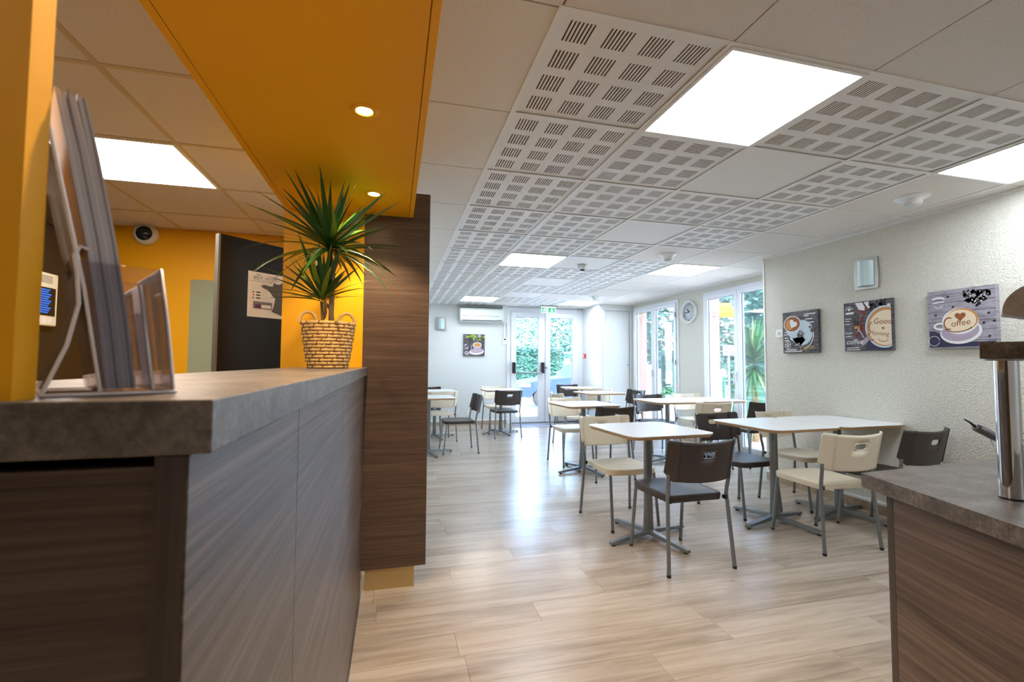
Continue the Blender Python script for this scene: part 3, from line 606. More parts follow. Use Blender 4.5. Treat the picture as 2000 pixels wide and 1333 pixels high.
# poster on the open door
pu0, pv0, pwd, ph = .19, 1.53, .40, .305
t = thing('map_poster', 'white hotel poster with grey map of France on the open dark door', 'poster', leafpt(.39, 0, 1.53))
def pf(u, v, d): return leafpt(pu0 + u * pwd, .0012 + d, pv0 + v * ph)
mb = MB(); mb.add([pf(0, 0, 0), pf(1, 0, 0), pf(1, 1, 0), pf(0, 1, 0), pf(0, 0, -.001), pf(1, 0, -.001), pf(1, 1, -.001), pf(0, 1, -.001)], [(0, 1, 2, 3), (7, 6, 5, 4), (0, 4, 5, 1), (1, 5, 6, 2), (2, 6, 7, 3), (3, 7, 4, 0)]); mb.build('sheet', 'p_white', t)
P = Print(pf, t); k = .66
FR = [(.22, .70), (.25, .73), (.31, .74), (.37, .72), (.43, .73), (.44, .78), (.46, .83), (.48, .79), (.55, .79), (.6, .83), (.64, .88), (.66, .92), (.72, .92), (.8, .86), (.88, .82), (.97, .77), (.97, .70), (.93, .6), (.88, .54), (.88, .46), (.91, .38), (.9, .28), (.96, .22), (.9, .15), (.8, .14), (.74, .11), (.68, .06), (.62, .06), (.54, .1), (.46, .13), (.42, .15), (.45, .25), (.47, .38), (.48, .46), (.43, .50), (.40, .56), (.34, .63), (.26, .66)]
P.poly('map', 'p_grey', [FR]); P.poly('logo_green', 'p_teal', ribbon([(.14, .955), (.17, .93), (.21, .955)], .014), [('BRIT', .085, .08, .845, .1, 'LEFT', 0)])
P.poly('logo_grey', 'p_grey', [[(.02, .79), (.42, .79), (.42, .797), (.02, .797)], [(.09, .825), (.45, .825), (.45, .83), (.09, .83)]], [('HOTEL', .075, .29, .85, 0, 'LEFT', 0)])
P.poly('legend_bullets', 'p_black', [ell(.09, v, .012, .018, 0, 10) for v in (.55, .42)] + [[(.14, v - .012), (.21, v - .012), (.21, v + .014), (.14, v + .014)] for v in (.55, .485, .42)]); P.poly('legend_red', 'red', [ell(.09, .485, .012, .018, 0, 10)])
P.poly('legend_lines', 'p_lgrey', [[(.22, v - .01), (.34, v - .01), (.34, v + .01), (.22, v + .01)] for v in (.55, .485, .42)])
P.poly('legend_box', 'p_wood', [[(.09, .19), (.42, .19), (.42, .345), (.09, .345)]]); P.poly('legend_purple', 'p_purple', [[(.12, .205), (.22, .205), (.22, .28), (.12, .28)]]); P.poly('legend_white', 'p_white', [[(.23, .205), (.4, .205), (.4, .28), (.23, .28)]])

# ---------------------------------------------------------------- soffit downlights
def downlight(y_, label):
    x = -.105; t = thing('downlight', label, 'downlight', (x, y_, ZS), group='warm downlights in the yellow soffit')
    MB().lathe([(.026, ZS - .001), (.028, ZS - .006), (.042, ZS - .005), (.045, ZS)], 28, (x, y_, 0), cap=False).build('trim_ring', 'yellow', t)
    MB().lathe([(.0255, ZS - .0035), (.012, ZS - .005), (0, ZS - .0055)], 20, (x, y_, 0)).build('lamp_face', 'spot_light', t)
    L = bpy.data.lights.new('spot_lamp', 'SPOT'); L.energy = SPOT_W; L.color = (1, .74, .45); L.spot_size = math.radians(115); L.spot_blend = .5; L.shadow_soft_size = .018
    o = bpy.data.objects.new('spot_lamp', L); COL.objects.link(o); o.parent = t; o.location = (0, 0, -.012)
downlight(2.302, 'warm round downlight in the soffit right above the potted plant')
downlight(1.537, 'warm round downlight in the soffit, the larger-looking one in front')
downlight(.772, 'warm round downlight in the soffit above the leaflet holder')

# ---------------------------------------------------------------- reception counter
t = thing('reception_counter', 'brown wood-grain reception counter front running towards the pillar', 'counter', (-.32, 1.5, 0))
for a, b_ in ((.412, .843), (.845, 1.568), (1.570, 2.632)): B(-.172, -.152, a, b_, .012, 1.1585).build('front_board', 'wood_y', t, bev=.0008)
B(-.172, -.1535, .4105, .4118, .012, 1.1585).build('corner_edge', 'wood_z', t)
B(-.176, -.172, .414, 2.632, .012, 1.1585).build('backing', 'wood_z', t)
B(-.49, -.1765, .418, .436, .012, 1.150).build('end_board', 'wood_x', t, bev=.0008)
B(-.49, -.47, .436, 2.632, .012, 1.1585).build('back_board', 'wood_y', t)
B(-.48, -.160, .43, 2.63, 0, .012).build('kick_rail', 'steel', t); B(-.150, -.146, .42, 2.632, 0, .012).build('floor_strip', 'steel', t)
tag(B(-.492, -.135, .405, YP, 1.160, ZT).build('counter_worktop', 'stone', bev=.0015), 'grey-brown stone-look worktop of the reception counter', 'worktop')
colm = struct(B(-.492, -.266, .412, .436, ZT, ZS - .002).build('trim_3', 'yellow'))

# ---------------------------------------------------------------- leaflet holder (clear plastic), leaning tiers
th = math.radians(33); hx, hy = -.264, .439
t = thing('leaflet_holder', 'clear plastic leaflet holder at the near end of the reception counter', 'leaflet holder', (hx, hy, ZT))
HW = .105
def hf(a, b_, c):      # a: facing direction (+x), b: width (away from camera), c: up
    return (hx + a * math.cos(th) - b_ * math.sin(th), hy + a * math.sin(th) + b_ * math.cos(th), ZT + c)
def plate(path, thick, b0, b1):
    mb = MB(); n = len(path); L = []; Rr = []
    for i, qq in enumerate(path):
        a = Vector(path[max(i - 1, 0)]); b2_ = Vector(path[min(i + 1, n - 1)]); d = (b2_ - a).normalized(); L.append((qq[0] - d[1] * thick / 2, qq[1] + d[0] * thick / 2)); Rr.append((qq[0] + d[1] * thick / 2, qq[1] - d[0] * thick / 2))
    outl = L + Rr[::-1]; N = len(outl)
    vs_ = [(x, b0, z) for x, z in outl] + [(x, b1, z) for x, z in outl]; fs = [(i, (i + 1) % N, N + (i + 1) % N, N + i) for i in range(N)]
    for i in range(n - 1): fs += [(i, i + 1, N - 2 - i, N - 1 - i), (N + i, N + i + 1, 2 * N - 2 - i, 2 * N - 1 - i)]
    mb.add(vs_, fs); return mb.mapped(hf)
back_l = [(.02, .004), (.014, .05), (.0, .14), (-.008, .19)]
CURV = [(.0, .0035), (.0127, .042), (.0184, .076), (.0165, .1016), (.0143, .1144), (.0175, .123), (.023, .121)]
plate(CURV, .003, 0, HW).build('curved_support', 'acrylic', t)
plate([(-.001, .002), (.086, .002)], .003, 0, HW).build('base_plate', 'acrylic', t)
plate([(.034, .004), (.021, .09), (-.004, .215)], .0028, 0, HW).build('back_plate', 'acrylic', t)
plate([(.069, .004), (.063, .05), (.057, .095)], .0028, 0, HW).build('pocket_plate', 'acrylic', t)
plate([(.084, .004), (.078, .06), (.0713, .111)], .0032, 0, HW).build('pocket_plate', 'acrylic', t)
for a_, nm in ((0, 'side_plate'), (HW, 'side_plate')):
    mb = MB(); pg = [(.034, .004), (.084, .004), (.0713, .111), (.0175, .111)]; mb.add([hf(x, a_ - .0012, z) for x, z in pg] + [hf(x, a_ + .0012, z) for x, z in pg], [(0, 1, 2, 3), (7, 6, 5, 4), (0, 4, 5, 1), (1, 5, 6, 2), (2, 6, 7, 3), (3, 7, 4, 0)]); mb.build(nm, 'acrylic', t)
mb = MB()
for pth in ([(.084, 0, .004), (.078, 0, .06), (.0713, 0, .111), (.0713, HW, .111)], [(.069, 0, .004), (.063, 0, .05), (.057, 0, .095), (.057, HW, .095)], [(-.001, 0, .002), (.086, 0, .002), (.086, HW, .002)], [(.034, 0, .004), (.021, 0, .09), (-.004, 0, .215)],
            [(q_[0], 0, q_[1]) for q_ in CURV]): mb.tube([hf(*q) for q in pth], .0016, 6)
mb.build('polished_edge', 'acrylic_edge', t)
NL = 12
for k in range(NL):
    a0 = .0385 + k * .00165; top = .25 - .004 * ((k * 5) % 4) / 3; wv = .0015
    mb = MB(); path = [(a0, .0055), (a0 - .0065, .06), (a0 - .017, .13), (a0 - .030, .2), (a0 - .040, top)]
    o = plate(path, wv, .003, .098).build('leaflet', ('paper', 'paper_white', 'paper', 'paper', 'paper_dark', 'paper')[k % 6]); tag(o, 'thin grey leaflet in the tall stack standing in the clear holder', 'leaflet', 'leaflets in the clear holder')

# ---------------------------------------------------------------- basket and dracaena
bx, by = -.283, 2.20
t = thing('woven_basket', 'tapered woven seagrass basket with two loop handles holding the plant', 'basket', (bx, by, ZT))
NR = 14; mb = MB(); md = MB()
for k in range(NR):
    f = k / (NR - 1); r = .077 + .030 * f ** .8; z = ZT + .008 + f * .19
    n = 44; m_ = 8; vs_ = []
    for i in range(n):
        a = 2 * PI * i / n
        rr_ = .0078 * (1.0 + .16 * math.sin(i * 2 * PI / 2.0 + k * .9)) * (.82 if (i + k) % 4 == 0 else 1.05)
        for j in range(m_):
            b_ = 2 * PI * j / m_; q = r + rr_ * math.cos(b_); vs_.append((bx + q * math.cos(a), by + q * math.sin(a), z + rr_ * math.sin(b_)))
    fs = [(i * m_ + j, ((i + 1) % n) * m_ + j, ((i + 1) % n) * m_ + (j + 1) % m_, i * m_ + (j + 1) % m_) for i in range(n) for j in range(m_)]
    mb = MB().add(vs_, fs, True); mb.build('coil', 'wicker', t)
md = MB()
for k in range(NR - 1):
    f = (k + .5) / (NR - 1); r = .077 + .030 * f ** .8; z = ZT + .008 + f * .19
    md.lathe([(r - .002, z - .004), (r + .004, z - .002), (r + .004, z + .002), (r - .002, z + .004)], 40, (bx, by, 0))
for k in range(NR):
    f = k / (NR - 1); r = .077 + .030 * f ** .8; z = ZT + .008 + f * .19
    for i in range(11):
        a = 2 * PI * (i + .37 * k) / 11; md.tube([(bx + (r + .0075) * math.cos(a), by + (r + .0075) * math.sin(a), z - .0075), (bx + (r + .0082) * math.cos(a + .05), by + (r + .0082) * math.sin(a + .05), z + .0075)], .0016, 4)
md.build('binding', 'wicker_dark', t)
for s, ay_ in ((-1, -.02), (1, .02)):
    pts = []
    for i in range(13):
        a = PI * i / 12; pts.append((bx + s * .078 - s * .0 + .034 * math.cos(a) * 1.0, by - .055 + (.03 if s > 0 else 0) + .012 * math.cos(a), ZT + .196 + .05 * math.sin(a)))
    mb = MB(); mb.tube(pts, [.0075 * (1.12 if i % 2 else .88) for i in range(13)], 8); mb.build('handle', 'wicker', t)
MB().lathe([(.098, ZT + .175), (.06, ZT + .182), (0, ZT + .182)], 24, (bx, by, 0)).build('soil', 'soil', t)

tp = thing('dracaena_plant', 'green dracaena with two leaf crowns growing from the woven basket', 'plant', (bx, by, ZT + .2))
def L3(x, z, dy=0): return (x, by + dy, z)
MB().tube([(-.275, by, ZT + .17), (-.273, by, 1.53), (-.271, by, 1.63), (-.290, by, 1.75)], [.0115, .011, .0105, .009], 8).build('trunk', 'bark', tp)
MB().tube([(-.307, by - .01, ZT + .17), (-.308, by - .01, 1.43), (-.314, by - .012, 1.50)], [.008, .007, .006], 8).build('stem', 'bark', tp)
MB().tube([(-.304, by - .01, 1.425), (-.296, by - .01, 1.45), (-.299, by - .012, 1.51)], [.007, .006, .005], 8).build('stem', 'bark', tp)
MB().tube([(-.271, by, 1.63), (-.256, by - .005, 1.675), (-.256, by - .005, 1.74)], [.008, .007, .006], 8).build('stem', 'bark', tp)
def leaf_mesh(droop, wd, seed):
    n = 7; vs_ = []
    for i in range(n):
        f = i / (n - 1); x = f * math.cos(droop * f * .5) ; z = -droop * .45 * f * f; w_ = wd * (.35 + .65 * min(1, f * 3)) * (1 - f ** 2.2) + .0004
        vs_ += [(x, -w_, z + w_ * .35), (x, 0, z), (x, w_, z + w_ * .35)]
    fs = []
    for i in range(n - 1):
        for j in range(2): fs.append((3 * i + j, 3 * i + 3 + j, 3 * i + 4 + j, 3 * i + 1 + j))
    return vs_, fs
LM = []
for dr in (.12, .4, .8):
    for mt in ('leaf', 'leaf_light'):
        vs_, fs = leaf_mesh(dr, .0125, 0); me = bpy.data.meshes.new('leaf'); me.from_pydata(vs_, [], fs); me.materials.append(MATS[mt]); me.polygons.foreach_set('use_smooth', [True] * len(fs)); me.update(); LM.append(me)
def crown(c, N, Lmin, Lmax, seed, pitchmin, pitchmax):
    rnd = random.Random(seed)
    cr = bpy.data.objects.new('leaf_crown', None); COL.objects.link(cr); cr.parent = tp; cr.location = Vector(c) - OFF[tp]; cr.empty_display_size = .02
    ga = 2.39996
    for k in range(N):
        f = k / (N - 1); el = math.radians(pitchmax + (pitchmin - pitchmax) * f ** .85 + rnd.uniform(-7, 7)); az = k * ga + rnd.uniform(-.25, .25)
        Ln = rnd.uniform(Lmin, Lmax)
        if math.sin(az) > .35: Ln *= min(1.0, .235 / max(.05, abs(math.sin(az)) * math.cos(el)) / Ln) if abs(math.sin(az)) * math.cos(el) * Ln > .235 else 1
        top = Vector(c).z + Ln * math.sin(el)
        if top > ZS - .02: Ln *= max(.5, (ZS - .03 - Vector(c).z) / max(.01, Ln * math.sin(el)))
        di = 0 if el > .7 else (1 if el > .2 else 2)
        o = bpy.data.objects.new('leaf', LM[di * 2 + (1 if rnd.random() < .14 else 0)]); COL.objects.link(o); o.parent = cr
        o.rotation_euler = (rnd.uniform(-.4, .4), -el, az); o.scale = (Ln, .5 + .5 * Ln / .3, Ln); o.location = (.006 * math.cos(az), .006 * math.sin(az), (1 - f) * .035 - .01)
crown((-.290, by, 1.745), 74, .29, .40, 3, -10, 86)
crown((-.256, by - .005, 1.735), 14, .2, .3, 4, -5, 60)
crown((-.315, by - .012, 1.51), 34, .19, .29, 5, 8, 80)
crown((-.299, by - .012, 1.52), 10, .15, .22, 9, 20, 80)

# ---------------------------------------------------------------- chairs
def chair_meshes(pm_):
    # backrest
    def S(u, v):
        au = abs(u); x = .236 * u; y_ = -.303 + .05 * au ** 2.2 - (v - .5) * .05 + (.03 * max(0, (au - .74) / .26) ** 1.3)
        y_ -= .006 if au > .75 else 0
        zb = .535 + (.014 * au * au if au < .75 else .008 + .05 * max(0, (au - .86) / .14)); zt = .782 - .012 * (1 - au) + (.004 if au > .75 else 0)
        if au > .985: zt -= .012
        return (x, y_, zb + (zt - zb) * v)
    us = [-1, -.985, -.93, -.86, -.8, -.755, -.745, -.65, -.52, -.4, -.3, -.24, .24, .3, .4, .52, .65, .745, .755, .8, .86, .93, .985, 1]; vsn = [0, .04, .2, .4, .585, .80, .93, 1]
    mb = MB(); grid = [S(u, v) for u in us for v in vsn]; nv = len(vsn); fs = []
    for i in range(len(us) - 1):
        for j in range(nv - 1):
            if us[i] == -.24 and j == 4: continue
            if us[i] == -.24: continue
            fs.append((i * nv + j, (i + 1) * nv + j, (i + 1) * nv + j + 1, i * nv + j + 1))
    mb.add(grid, fs, True)
    # centre strip with hand hole
    for j in range(nv - 1):
        if j == 4: continue
        cu = [-.24, -.08, .08, .24]
        for a in range(3): mb.add([S(cu[a], vsn[j]), S(cu[a + 1], vsn[j]), S(cu[a + 1], vsn[j + 1]), S(cu[a], vsn[j + 1])], [(0, 1, 2, 3)], True)
    N = 32; outer = []; inner = []
    u0, u1, v0, v1 = -.24, .24, .585, .80; uc, vc = 0, (v0 + v1) / 2
    for k in range(N):
        a = 2 * PI * (k + .5) / N; c, s = math.cos(a), math.sin(a); m_ = max(abs(c) / (u1 - uc), abs(s) / (v1 - vc)); outer.append((uc + c / m_, vc + s / m_))
        hw, hh = .2, .088
        ee = 3.0; rr_ = (abs(c / .5 * .5) ** ee + abs(s) ** ee) ** (-1 / ee); inner.append((uc + c * rr_ * hw, vc + s * rr_ * hh))
    vv = [S(*q) for q in outer] + [S(*q) for q in inner]; mb.add(vv, [(k, (k + 1) % N, N + (k + 1) % N, N + k) for k in range(N)], True)
    me = bpy.data.meshes.new('backrest'); bm = bmesh.new(); tmp = bpy.data.meshes.new('t'); tmp.from_pydata(mb.v, [], mb.f); bm.from_mesh(tmp); bpy.data.meshes.remove(tmp)
    bmesh.ops.remove_doubles(bm, verts=bm.verts, dist=.0004)
    for f in bm.faces: f.smooth = True
    bmesh.ops.recalc_face_normals(bm, faces=bm.faces)
    if sum(f.normal.y * f.calc_area() for f in bm.faces) > 0: bmesh.ops.reverse_faces(bm, faces=bm.faces)
    bm.to_mesh(me); bm.free(); me.materials.append(MATS[pm_])
    # seat
    pts = []
    outl = [(-.17, -.19), (.17, -.19), (.19, -.17), (.2, .02), (.203, .15), (.19, .2), (.16, .222), (.08, .232), (0, .235), (-.08, .232), (-.16, .222), (-.19, .2), (-.203, .15), (-.2, .02), (-.19, -.17)]
    mb = MB(); n = len(outl)
    lv = [(.402, .985), (.43, 1.0), (.44, .992), (.443, .97), (.440, .86), (.434, .55), (.432, .2)]
    vs_ = [];
    for z, s in lv: vs_ += [(x * s, (y_ - .02) * s + .02, z) for x, y_ in outl]
    fs = [(i * n + k, i * n + (k + 1) % n, (i + 1) * n + (k + 1) % n, (i + 1) * n + k) for i in range(len(lv) - 1) for k in range(n)]
    mb.add(vs_, fs, True); mb.add(vs_[-n:], [tuple(range(n))], True); mb.add(vs_[:n], [tuple(range(n - 1, -1, -1))])
    return me, mb.mesh('seat', [pm_])
leg_me = {}
for s in (-1, 1):
    leg_me['r', s] = MB().tube([(s * .228, -.236, .012), (s * .209, -.203, .40), (s * .206, -.2, .44), (s * .207, -.205, .48), (s * .211, -.216, .54), (s * .213, -.222, .585)], .0115, 10).mesh('rear_leg', ['grey_metal'])
    leg_me['f', s] = MB().tube([(s * .193, .236, .012), (s * .184, .19, .403)], .0112, 10).mesh('front_leg', ['grey_metal'])
glide_me = {('r', s): MB().lathe([(.0118, 0), (.0128, .016)], 10, (s * .2285, -.2368, 0)).mesh('glide', ['rubber']) for s in (-1, 1)}
glide_me.update({('f', s): MB().lathe([(.0115, 0), (.0125, .016)], 10, (s * .1934, .2375, 0)).mesh('glide', ['rubber']) for s in (-1, 1)})
clip_me = [MB().box(*((-.207, -.188) if k_ < 0 else (.188, .207)), -.212, -.185, .408, .43).mesh('clip', ['bracket_black']) for k_ in (-1, 1)]
def make_chair(pm_, label, loc, rz, group):
    t = thing('dining_chair', label, 'chair', loc, rz, group); bk, seat = chair_meshes(pm_)
    o = link('backrest', bk, t); sm_ = o.modifiers.new('thick', 'SOLIDIFY'); sm_.thickness = .011; sm_.offset = -1
    link('seat', seat, t); link('clip', clip_me[0], t); link('clip', clip_me[1], t)
    for k in ('r', 'f'):
        for s in (-1, 1): lg = link('rear_leg' if k == 'r' else 'front_leg', leg_me[k, s], t); link('glide', glide_me[k, s], lg)
    return t
R_ = math.radians
CH = [  # colour, x, y, rot, label
 ('d', 1.778, 2.64, 1.5, ', 1.778, 2.640, 1.5, '),
 ('c', 1.749, 3.36, 182, ', 1.749, 3.47, 182, '),
 ('d', 2.87, 3.36, 185, ', 2.90, 3.52, 185, '),
 ('c', 3.545, 3.4, 187, ', 3.545, 3.50, 187, '),
 ('c', 2.946, 2.655, -2, ', 2.946, 2.660, -2, '),
 ('d', 3.585, 2.675, 6, ', 3.60, 2.68, 6, '),
 ('d', 2.255, 4.67, 2.6, ', 2.230, 4.797, 2.6, '),
 ('c', 2.159, 5.405, 180, ', 2.159, 5.445, 180, '),
 ('d', 3.56, 5.75, 178, ', 3.535, 5.82, 178, '),
 ('c', 3.655, 4.88, -6, ', 3.60, 4.98, -8, '),
 ('c', 4.28, 5.85, 180, ', 4.30, 6.00, 180, '),
 ('d', 4.31, 4.84, 0, ', 4.30, 4.92, 0, '),
 ('d', 1.817, 7.585, 5, ', 1.817, 7.630, 5, '),
 ('c', 1.867, 8.33, 184, ', 1.867, 8.40, 184, '),
 ('d', 0.892, 6.424, 92.6, ', .892, 6.424, 92.6, '),
 ('c', 0.729, 7.42, 4.8, ', .729, 7.52, 4.8, '),
 ('d', 0.62, 8.3, 180, ', .62, 8.42, 180, '),
 ('c', 2.66, 6.6, -89, ', 2.72, 6.66, -89, '),
 ('d', 3.73, 7.0, 99, ', 3.78, 7.2, 99, '),
 ('d', 3.5, 8.75, 180, ', 3.50, 8.78, 180, '),
 ('c', 3.55, 7.78, 0, ', 3.55, 7.74, 0, '),
]
protos = {}
for k, x, y_, r, lab in CH:
    grp = 'dark brown plastic chairs' if k == 'd' else 'cream plastic chairs'
    if k not in protos: protos[k] = make_chair('dark_plastic' if k == 'd' else 'cream_plastic', lab, (x, y_, 0), R_(r), grp)
    else: dup(protos[k], (x, y_, 0), R_(r), lab)

# ---------------------------------------------------------------- tables
def make_table(label, loc, rz):
    t = thing('cafe_table', label, 'table', loc, rz, 'square white cafe tables'); S = .656
    MB().prism(rrect(S, S, .075), .7605, .765).build('tabletop', 'table_white', t, local=True)
    MB().prism(rrect(S - .03, S - .03, .065), .739, .7604, rrect(S - .002, S - .002, .075)).build('edge_band', 'beech', t, local=True)
    a = R_(12); ca, sa = math.cos(a), math.sin(a)
    mb = MB(); mb.prism(rrect(.07, .056, .02, 4), .03, .25, rrect(.058, .05, .02, 4)).prism(rrect(.058, .05, .02, 4), .25, .733, rrect(.056, .048, .02, 4)); mb.build('column', 'grey_metal', t, local=True)
    mb = MB().prism(rrect(.22, .22, .02, 4), .731, .739); mb.build('mounting_plate', 'black', t, local=True)
    for k in range(4):
        an = a + k * PI / 2; mb = MB(); prof = [(.02, .028, .03, .058), (.16, .024, .022, .046), (.33, .022, .012, .032), (.352, .016, .01, .028)]
        vs_ = []
        for r, hw, z0, z1 in prof: vs_ += [(r, -hw, z0), (r, hw, z0), (r, hw * .8, z1), (r, -hw * .8, z1)]
        fs = [(0, 1, 2, 3), (15, 14, 13, 12)] + [(i * 4 + j, i * 4 + (j + 1) % 4, i * 4 + 4 + (j + 1) % 4, i * 4 + 4 + j) for i in range(3) for j in range(4)]
        mb.add(vs_, fs); c, s = math.cos(an), math.sin(an); mb.mapped(lambda x, y_, z: (x * c - y_ * s, x * s + y_ * c, z)); arm = mb.build('base_arm', 'grey_metal', t, local=True, bev=.003)
        MB().lathe([(.014, 0), (.016, .013)], 12, (.325 * c, .325 * s, 0)).build('foot_pad', 'rubber', arm, local=True)
    return t
TBL = [
 (1.776, 2.985, 3, 'square white table standing alone at the front centre'),
 (2.912, 3.035, 2.5, 'white table of the front right pair, the one away from the wall'),
 (3.576, 3.06, 2.5, 'white table of the front right pair, the one against the textured wall'),
 (3.385, 5.21, 1, 'white table of the window-side pair, the one away from the window'),
 (4.045, 5.235, 1, 'white table of the window-side pair, the one at the window'),
 (2.136, 4.975, 3.6, 'white table second from the front in the centre row'),
 (3.21, 6.85, 4, 'white table third from the front in the centre row'),
 (3.5, 8.24, 2, 'farthest white table in front of the exit door and closet'),
 (1.838, 7.91, 2, 'white table at the far wall just left of the exit door'),
 (0.475, 6.37, 3, 'white table at the left, partly hidden by the wood panel'),
 (0.675, 7.74, 3, 'white table at the far left, behind the left cream chair'),
]
tp0 = None
for x, y_, r, lab in TBL:
    if tp0 is None: tp0 = make_table(lab, (x, y_, 0), R_(r))
    else: dup(tp0, (x, y_, 0), R_(r), lab)

# ---------------------------------------------------------------- buffet counter at the right
A = Vector((1.394, 1.117)); dF = Vector((-.143, -.452)).normalized(); dB = Vector((.497, .041)).normalized()
C0 = A + dF * 1.3; C1 = A + dB * 1.5; C2 = C1 + dF * 1.3
ZB = .90
def quad_inset(i1, i2):
    a = A + dB * i1 + dF * i2; return [tuple(a), tuple(a + dF * (1.3 - i2)), tuple(a + dF * (1.3 - i2) + dB * (1.5 - i1)), tuple(a + dB * (1.5 - i1))]
tag(MB().prism(quad_inset(0, 0), ZB - .042, ZB).build('buffet_worktop', 'stone', bev=.0012), 'grey-brown stone-look worktop of the breakfast buffet at the right', 'worktop')
t = thing('buffet_counter', 'brown wood-grain buffet counter at the right edge', 'counter', tuple((A + C2) / 2) + (0,))
qi = quad_inset(.045, .06)
a = Vector(qi[0]); b_ = Vector(qi[1]); nrm = Vector((-dF[1], dF[0])); 
def strip(p0, p1, th_, z0, z1, inward): 
    p0 = Vector(p0); p1 = Vector(p1); return MB().prism([tuple(p0), tuple(p1), tuple(p1 + inward * th_), tuple(p0 + inward * th_)], z0, z1)
strip(a + dF * .0, a + dF * .024, .02, .0, ZB - .043, dB).build('corner_edge', 'wood_z', t)
strip(a + dF * .0255, b_, .02, .0, ZB - .043, dB).build('front_board', 'buffet_wood', t)
strip(a + dB * .02, Vector(qi[3]), .02, 0, ZB - .043, dF).build('side_board', 'buffet_wood', t)
# raised glass-shelf post and shelf
pc = Vector((1.495, .815))
t = thing('shelf_post', 'chrome oval post standing on the buffet counter', 'post', (pc.x, pc.y, ZB))
MB().lathe([(.0235, ZB + .004), (.0235, 1.243)], 28, (pc.x, pc.y, 0)).build('tube', 'chrome', t); MB().lathe([(.0238, ZB), (.0242, ZB + .004)], 28, (pc.x, pc.y, 0)).build('foot_ring', 'black', t)
MB().lathe([(.045, 1.243), (.045, 1.2475)], 24, (pc.x, pc.y, 0)).build('top_flange', 'steel', t)
sd = Vector((.5, -.866)); sn = Vector((.866, .5))
s0 = Vector((1.443, .838))
tag(MB().prism([tuple(s0), tuple(s0 + sd * .62), tuple(s0 + sd * .62 + sn * .2), tuple(s0 + sn * .2)], 1.2476, 1.290).build('raised_shelf', 'stone', bev=.001), 'raised stone-look shelf carried by the chrome post', 'shelf')
# rounded grey roll-top lid box on the shelf
cc = Vector((1.535, .84)) + sd * .085
t = thing('bread_bin_lid', 'grey rounded bin lid at the right edge above the raised shelf', 'lid', (cc.x, cc.y, 1.29))
n = 16; Rr = .085; mb = MB(); zb = 1.367
pts = [(-Rr * math.cos(PI / 2 * k / n) , Rr * math.sin(PI / 2 * k / n)) for k in range(n + 1)]
pts = pts + [(.14, Rr), (.14, -.03)] + [(-Rr + .004, .0 - .002)]
N = len(pts)
def lidf(u, w_, z): return (cc.x + sd.x * u + sn.x * w_, cc.y + sd.y * u + sn.y * w_, zb + z - .12 * (u + Rr) )
vs_ = [lidf(u, 0, z) for u, z in pts] + [lidf(u, .11, z) for u, z in pts]
mb.add(vs_, [tuple(range(N)), tuple(range(2 * N - 1, N - 1, -1))] + [(i, (i + 1) % N, N + (i + 1) % N, N + i) for i in range(N)]); mb.build('curved_shell', 'lid_grey', t)
mb = MB().prism([tuple(cc + sd * .06), tuple(cc + sd * .14), tuple(cc + sd * .14 + sn * .11), tuple(cc + sd * .06 + sn * .11)], 1.2905, 1.33); mb.build('bin_base', 'lid_grey', t)
# wire basket with packets and tongs
wc = Vector((1.845, .93))
t = thing('wire_basket', 'chrome wire basket behind the post on the buffet counter', 'wire basket', (wc.x, wc.y, ZB))
mb = MB()
for k, (r, z) in enumerate(((.075, .004), (.088, .04), (.1, .08), (.112, .12))): mb.tube([(wc.x + r * math.cos(2 * PI * i / 24), wc.y + r * math.sin(2 * PI * i / 24), ZB + z) for i in range(25)], .0028 if k < 3 else .004, 6, cap=False)
for i in range(12): a = 2 * PI * i / 12; mb.tube([(wc.x + .075 * math.cos(a), wc.y + .075 * math.sin(a), ZB + .004), (wc.x + .112 * math.cos(a), wc.y + .112 * math.sin(a), ZB + .12)], .002, 5)
mb.build('wires', 'chrome', t)
for k, (mt, lab, dx, dy, z) in enumerate((('pk_yellow', 'yellow sachet on top in the wire basket', -.045, -.01, .072), ('pk_green', 'pale green sachet low in the wire basket', -.035, -.012, .018), ('pk_orange', 'orange sachet in the middle of the wire basket', -.045, .0, .046))):
    mb = MB().prism(rrect(.07, .05, .01, 3), 0, .016, rrect(.062, .042, .01, 3)).prism(rrect(.07, .05, .01, 3), -.006, 0); mb.mapped(lambda x, y_, zz: (wc.x + dx + x, wc.y + dy + y_, ZB + z + zz)); tag(mb.build('sachet', mt, bev=.002), lab, 'sachet')
t = thing('tongs', 'steel tongs with dark tip sticking out left of the chrome post', 'tongs', (1.62, .92, ZB))
p0 = Vector((1.70, .925, 1.008)); p1 = Vector((1.600, .945, 1.056)); p2 = Vector((1.566, .950, 1.078))
MB().tube([p0, p0.lerp(p1, .85), p1, p1 + (p1 - p0) * .03], [.012, .012, .0115, .006], 14).build('handle', 'steel', t); MB().tube([p1, p1.lerp(p2, .5) + Vector((0, 0, .002)), p2], [.004, .0028, .0022], 8).build('tip', 'black', t)
MB().tube([p0 + Vector((.0, 0, -.0)), p0 + Vector((.03, -.02, -.05)), Vector((1.80, .89, .935))], [.01, .006, .005], 8).build('jaw', 'steel', t)
MB().tube([p0 + Vector((-.02, .0, .008)), p0 + Vector((-.03, 0, .03)), p0 + Vector((-.015, 0, .035))], .005, 8).build('catch', 'chrome', t)

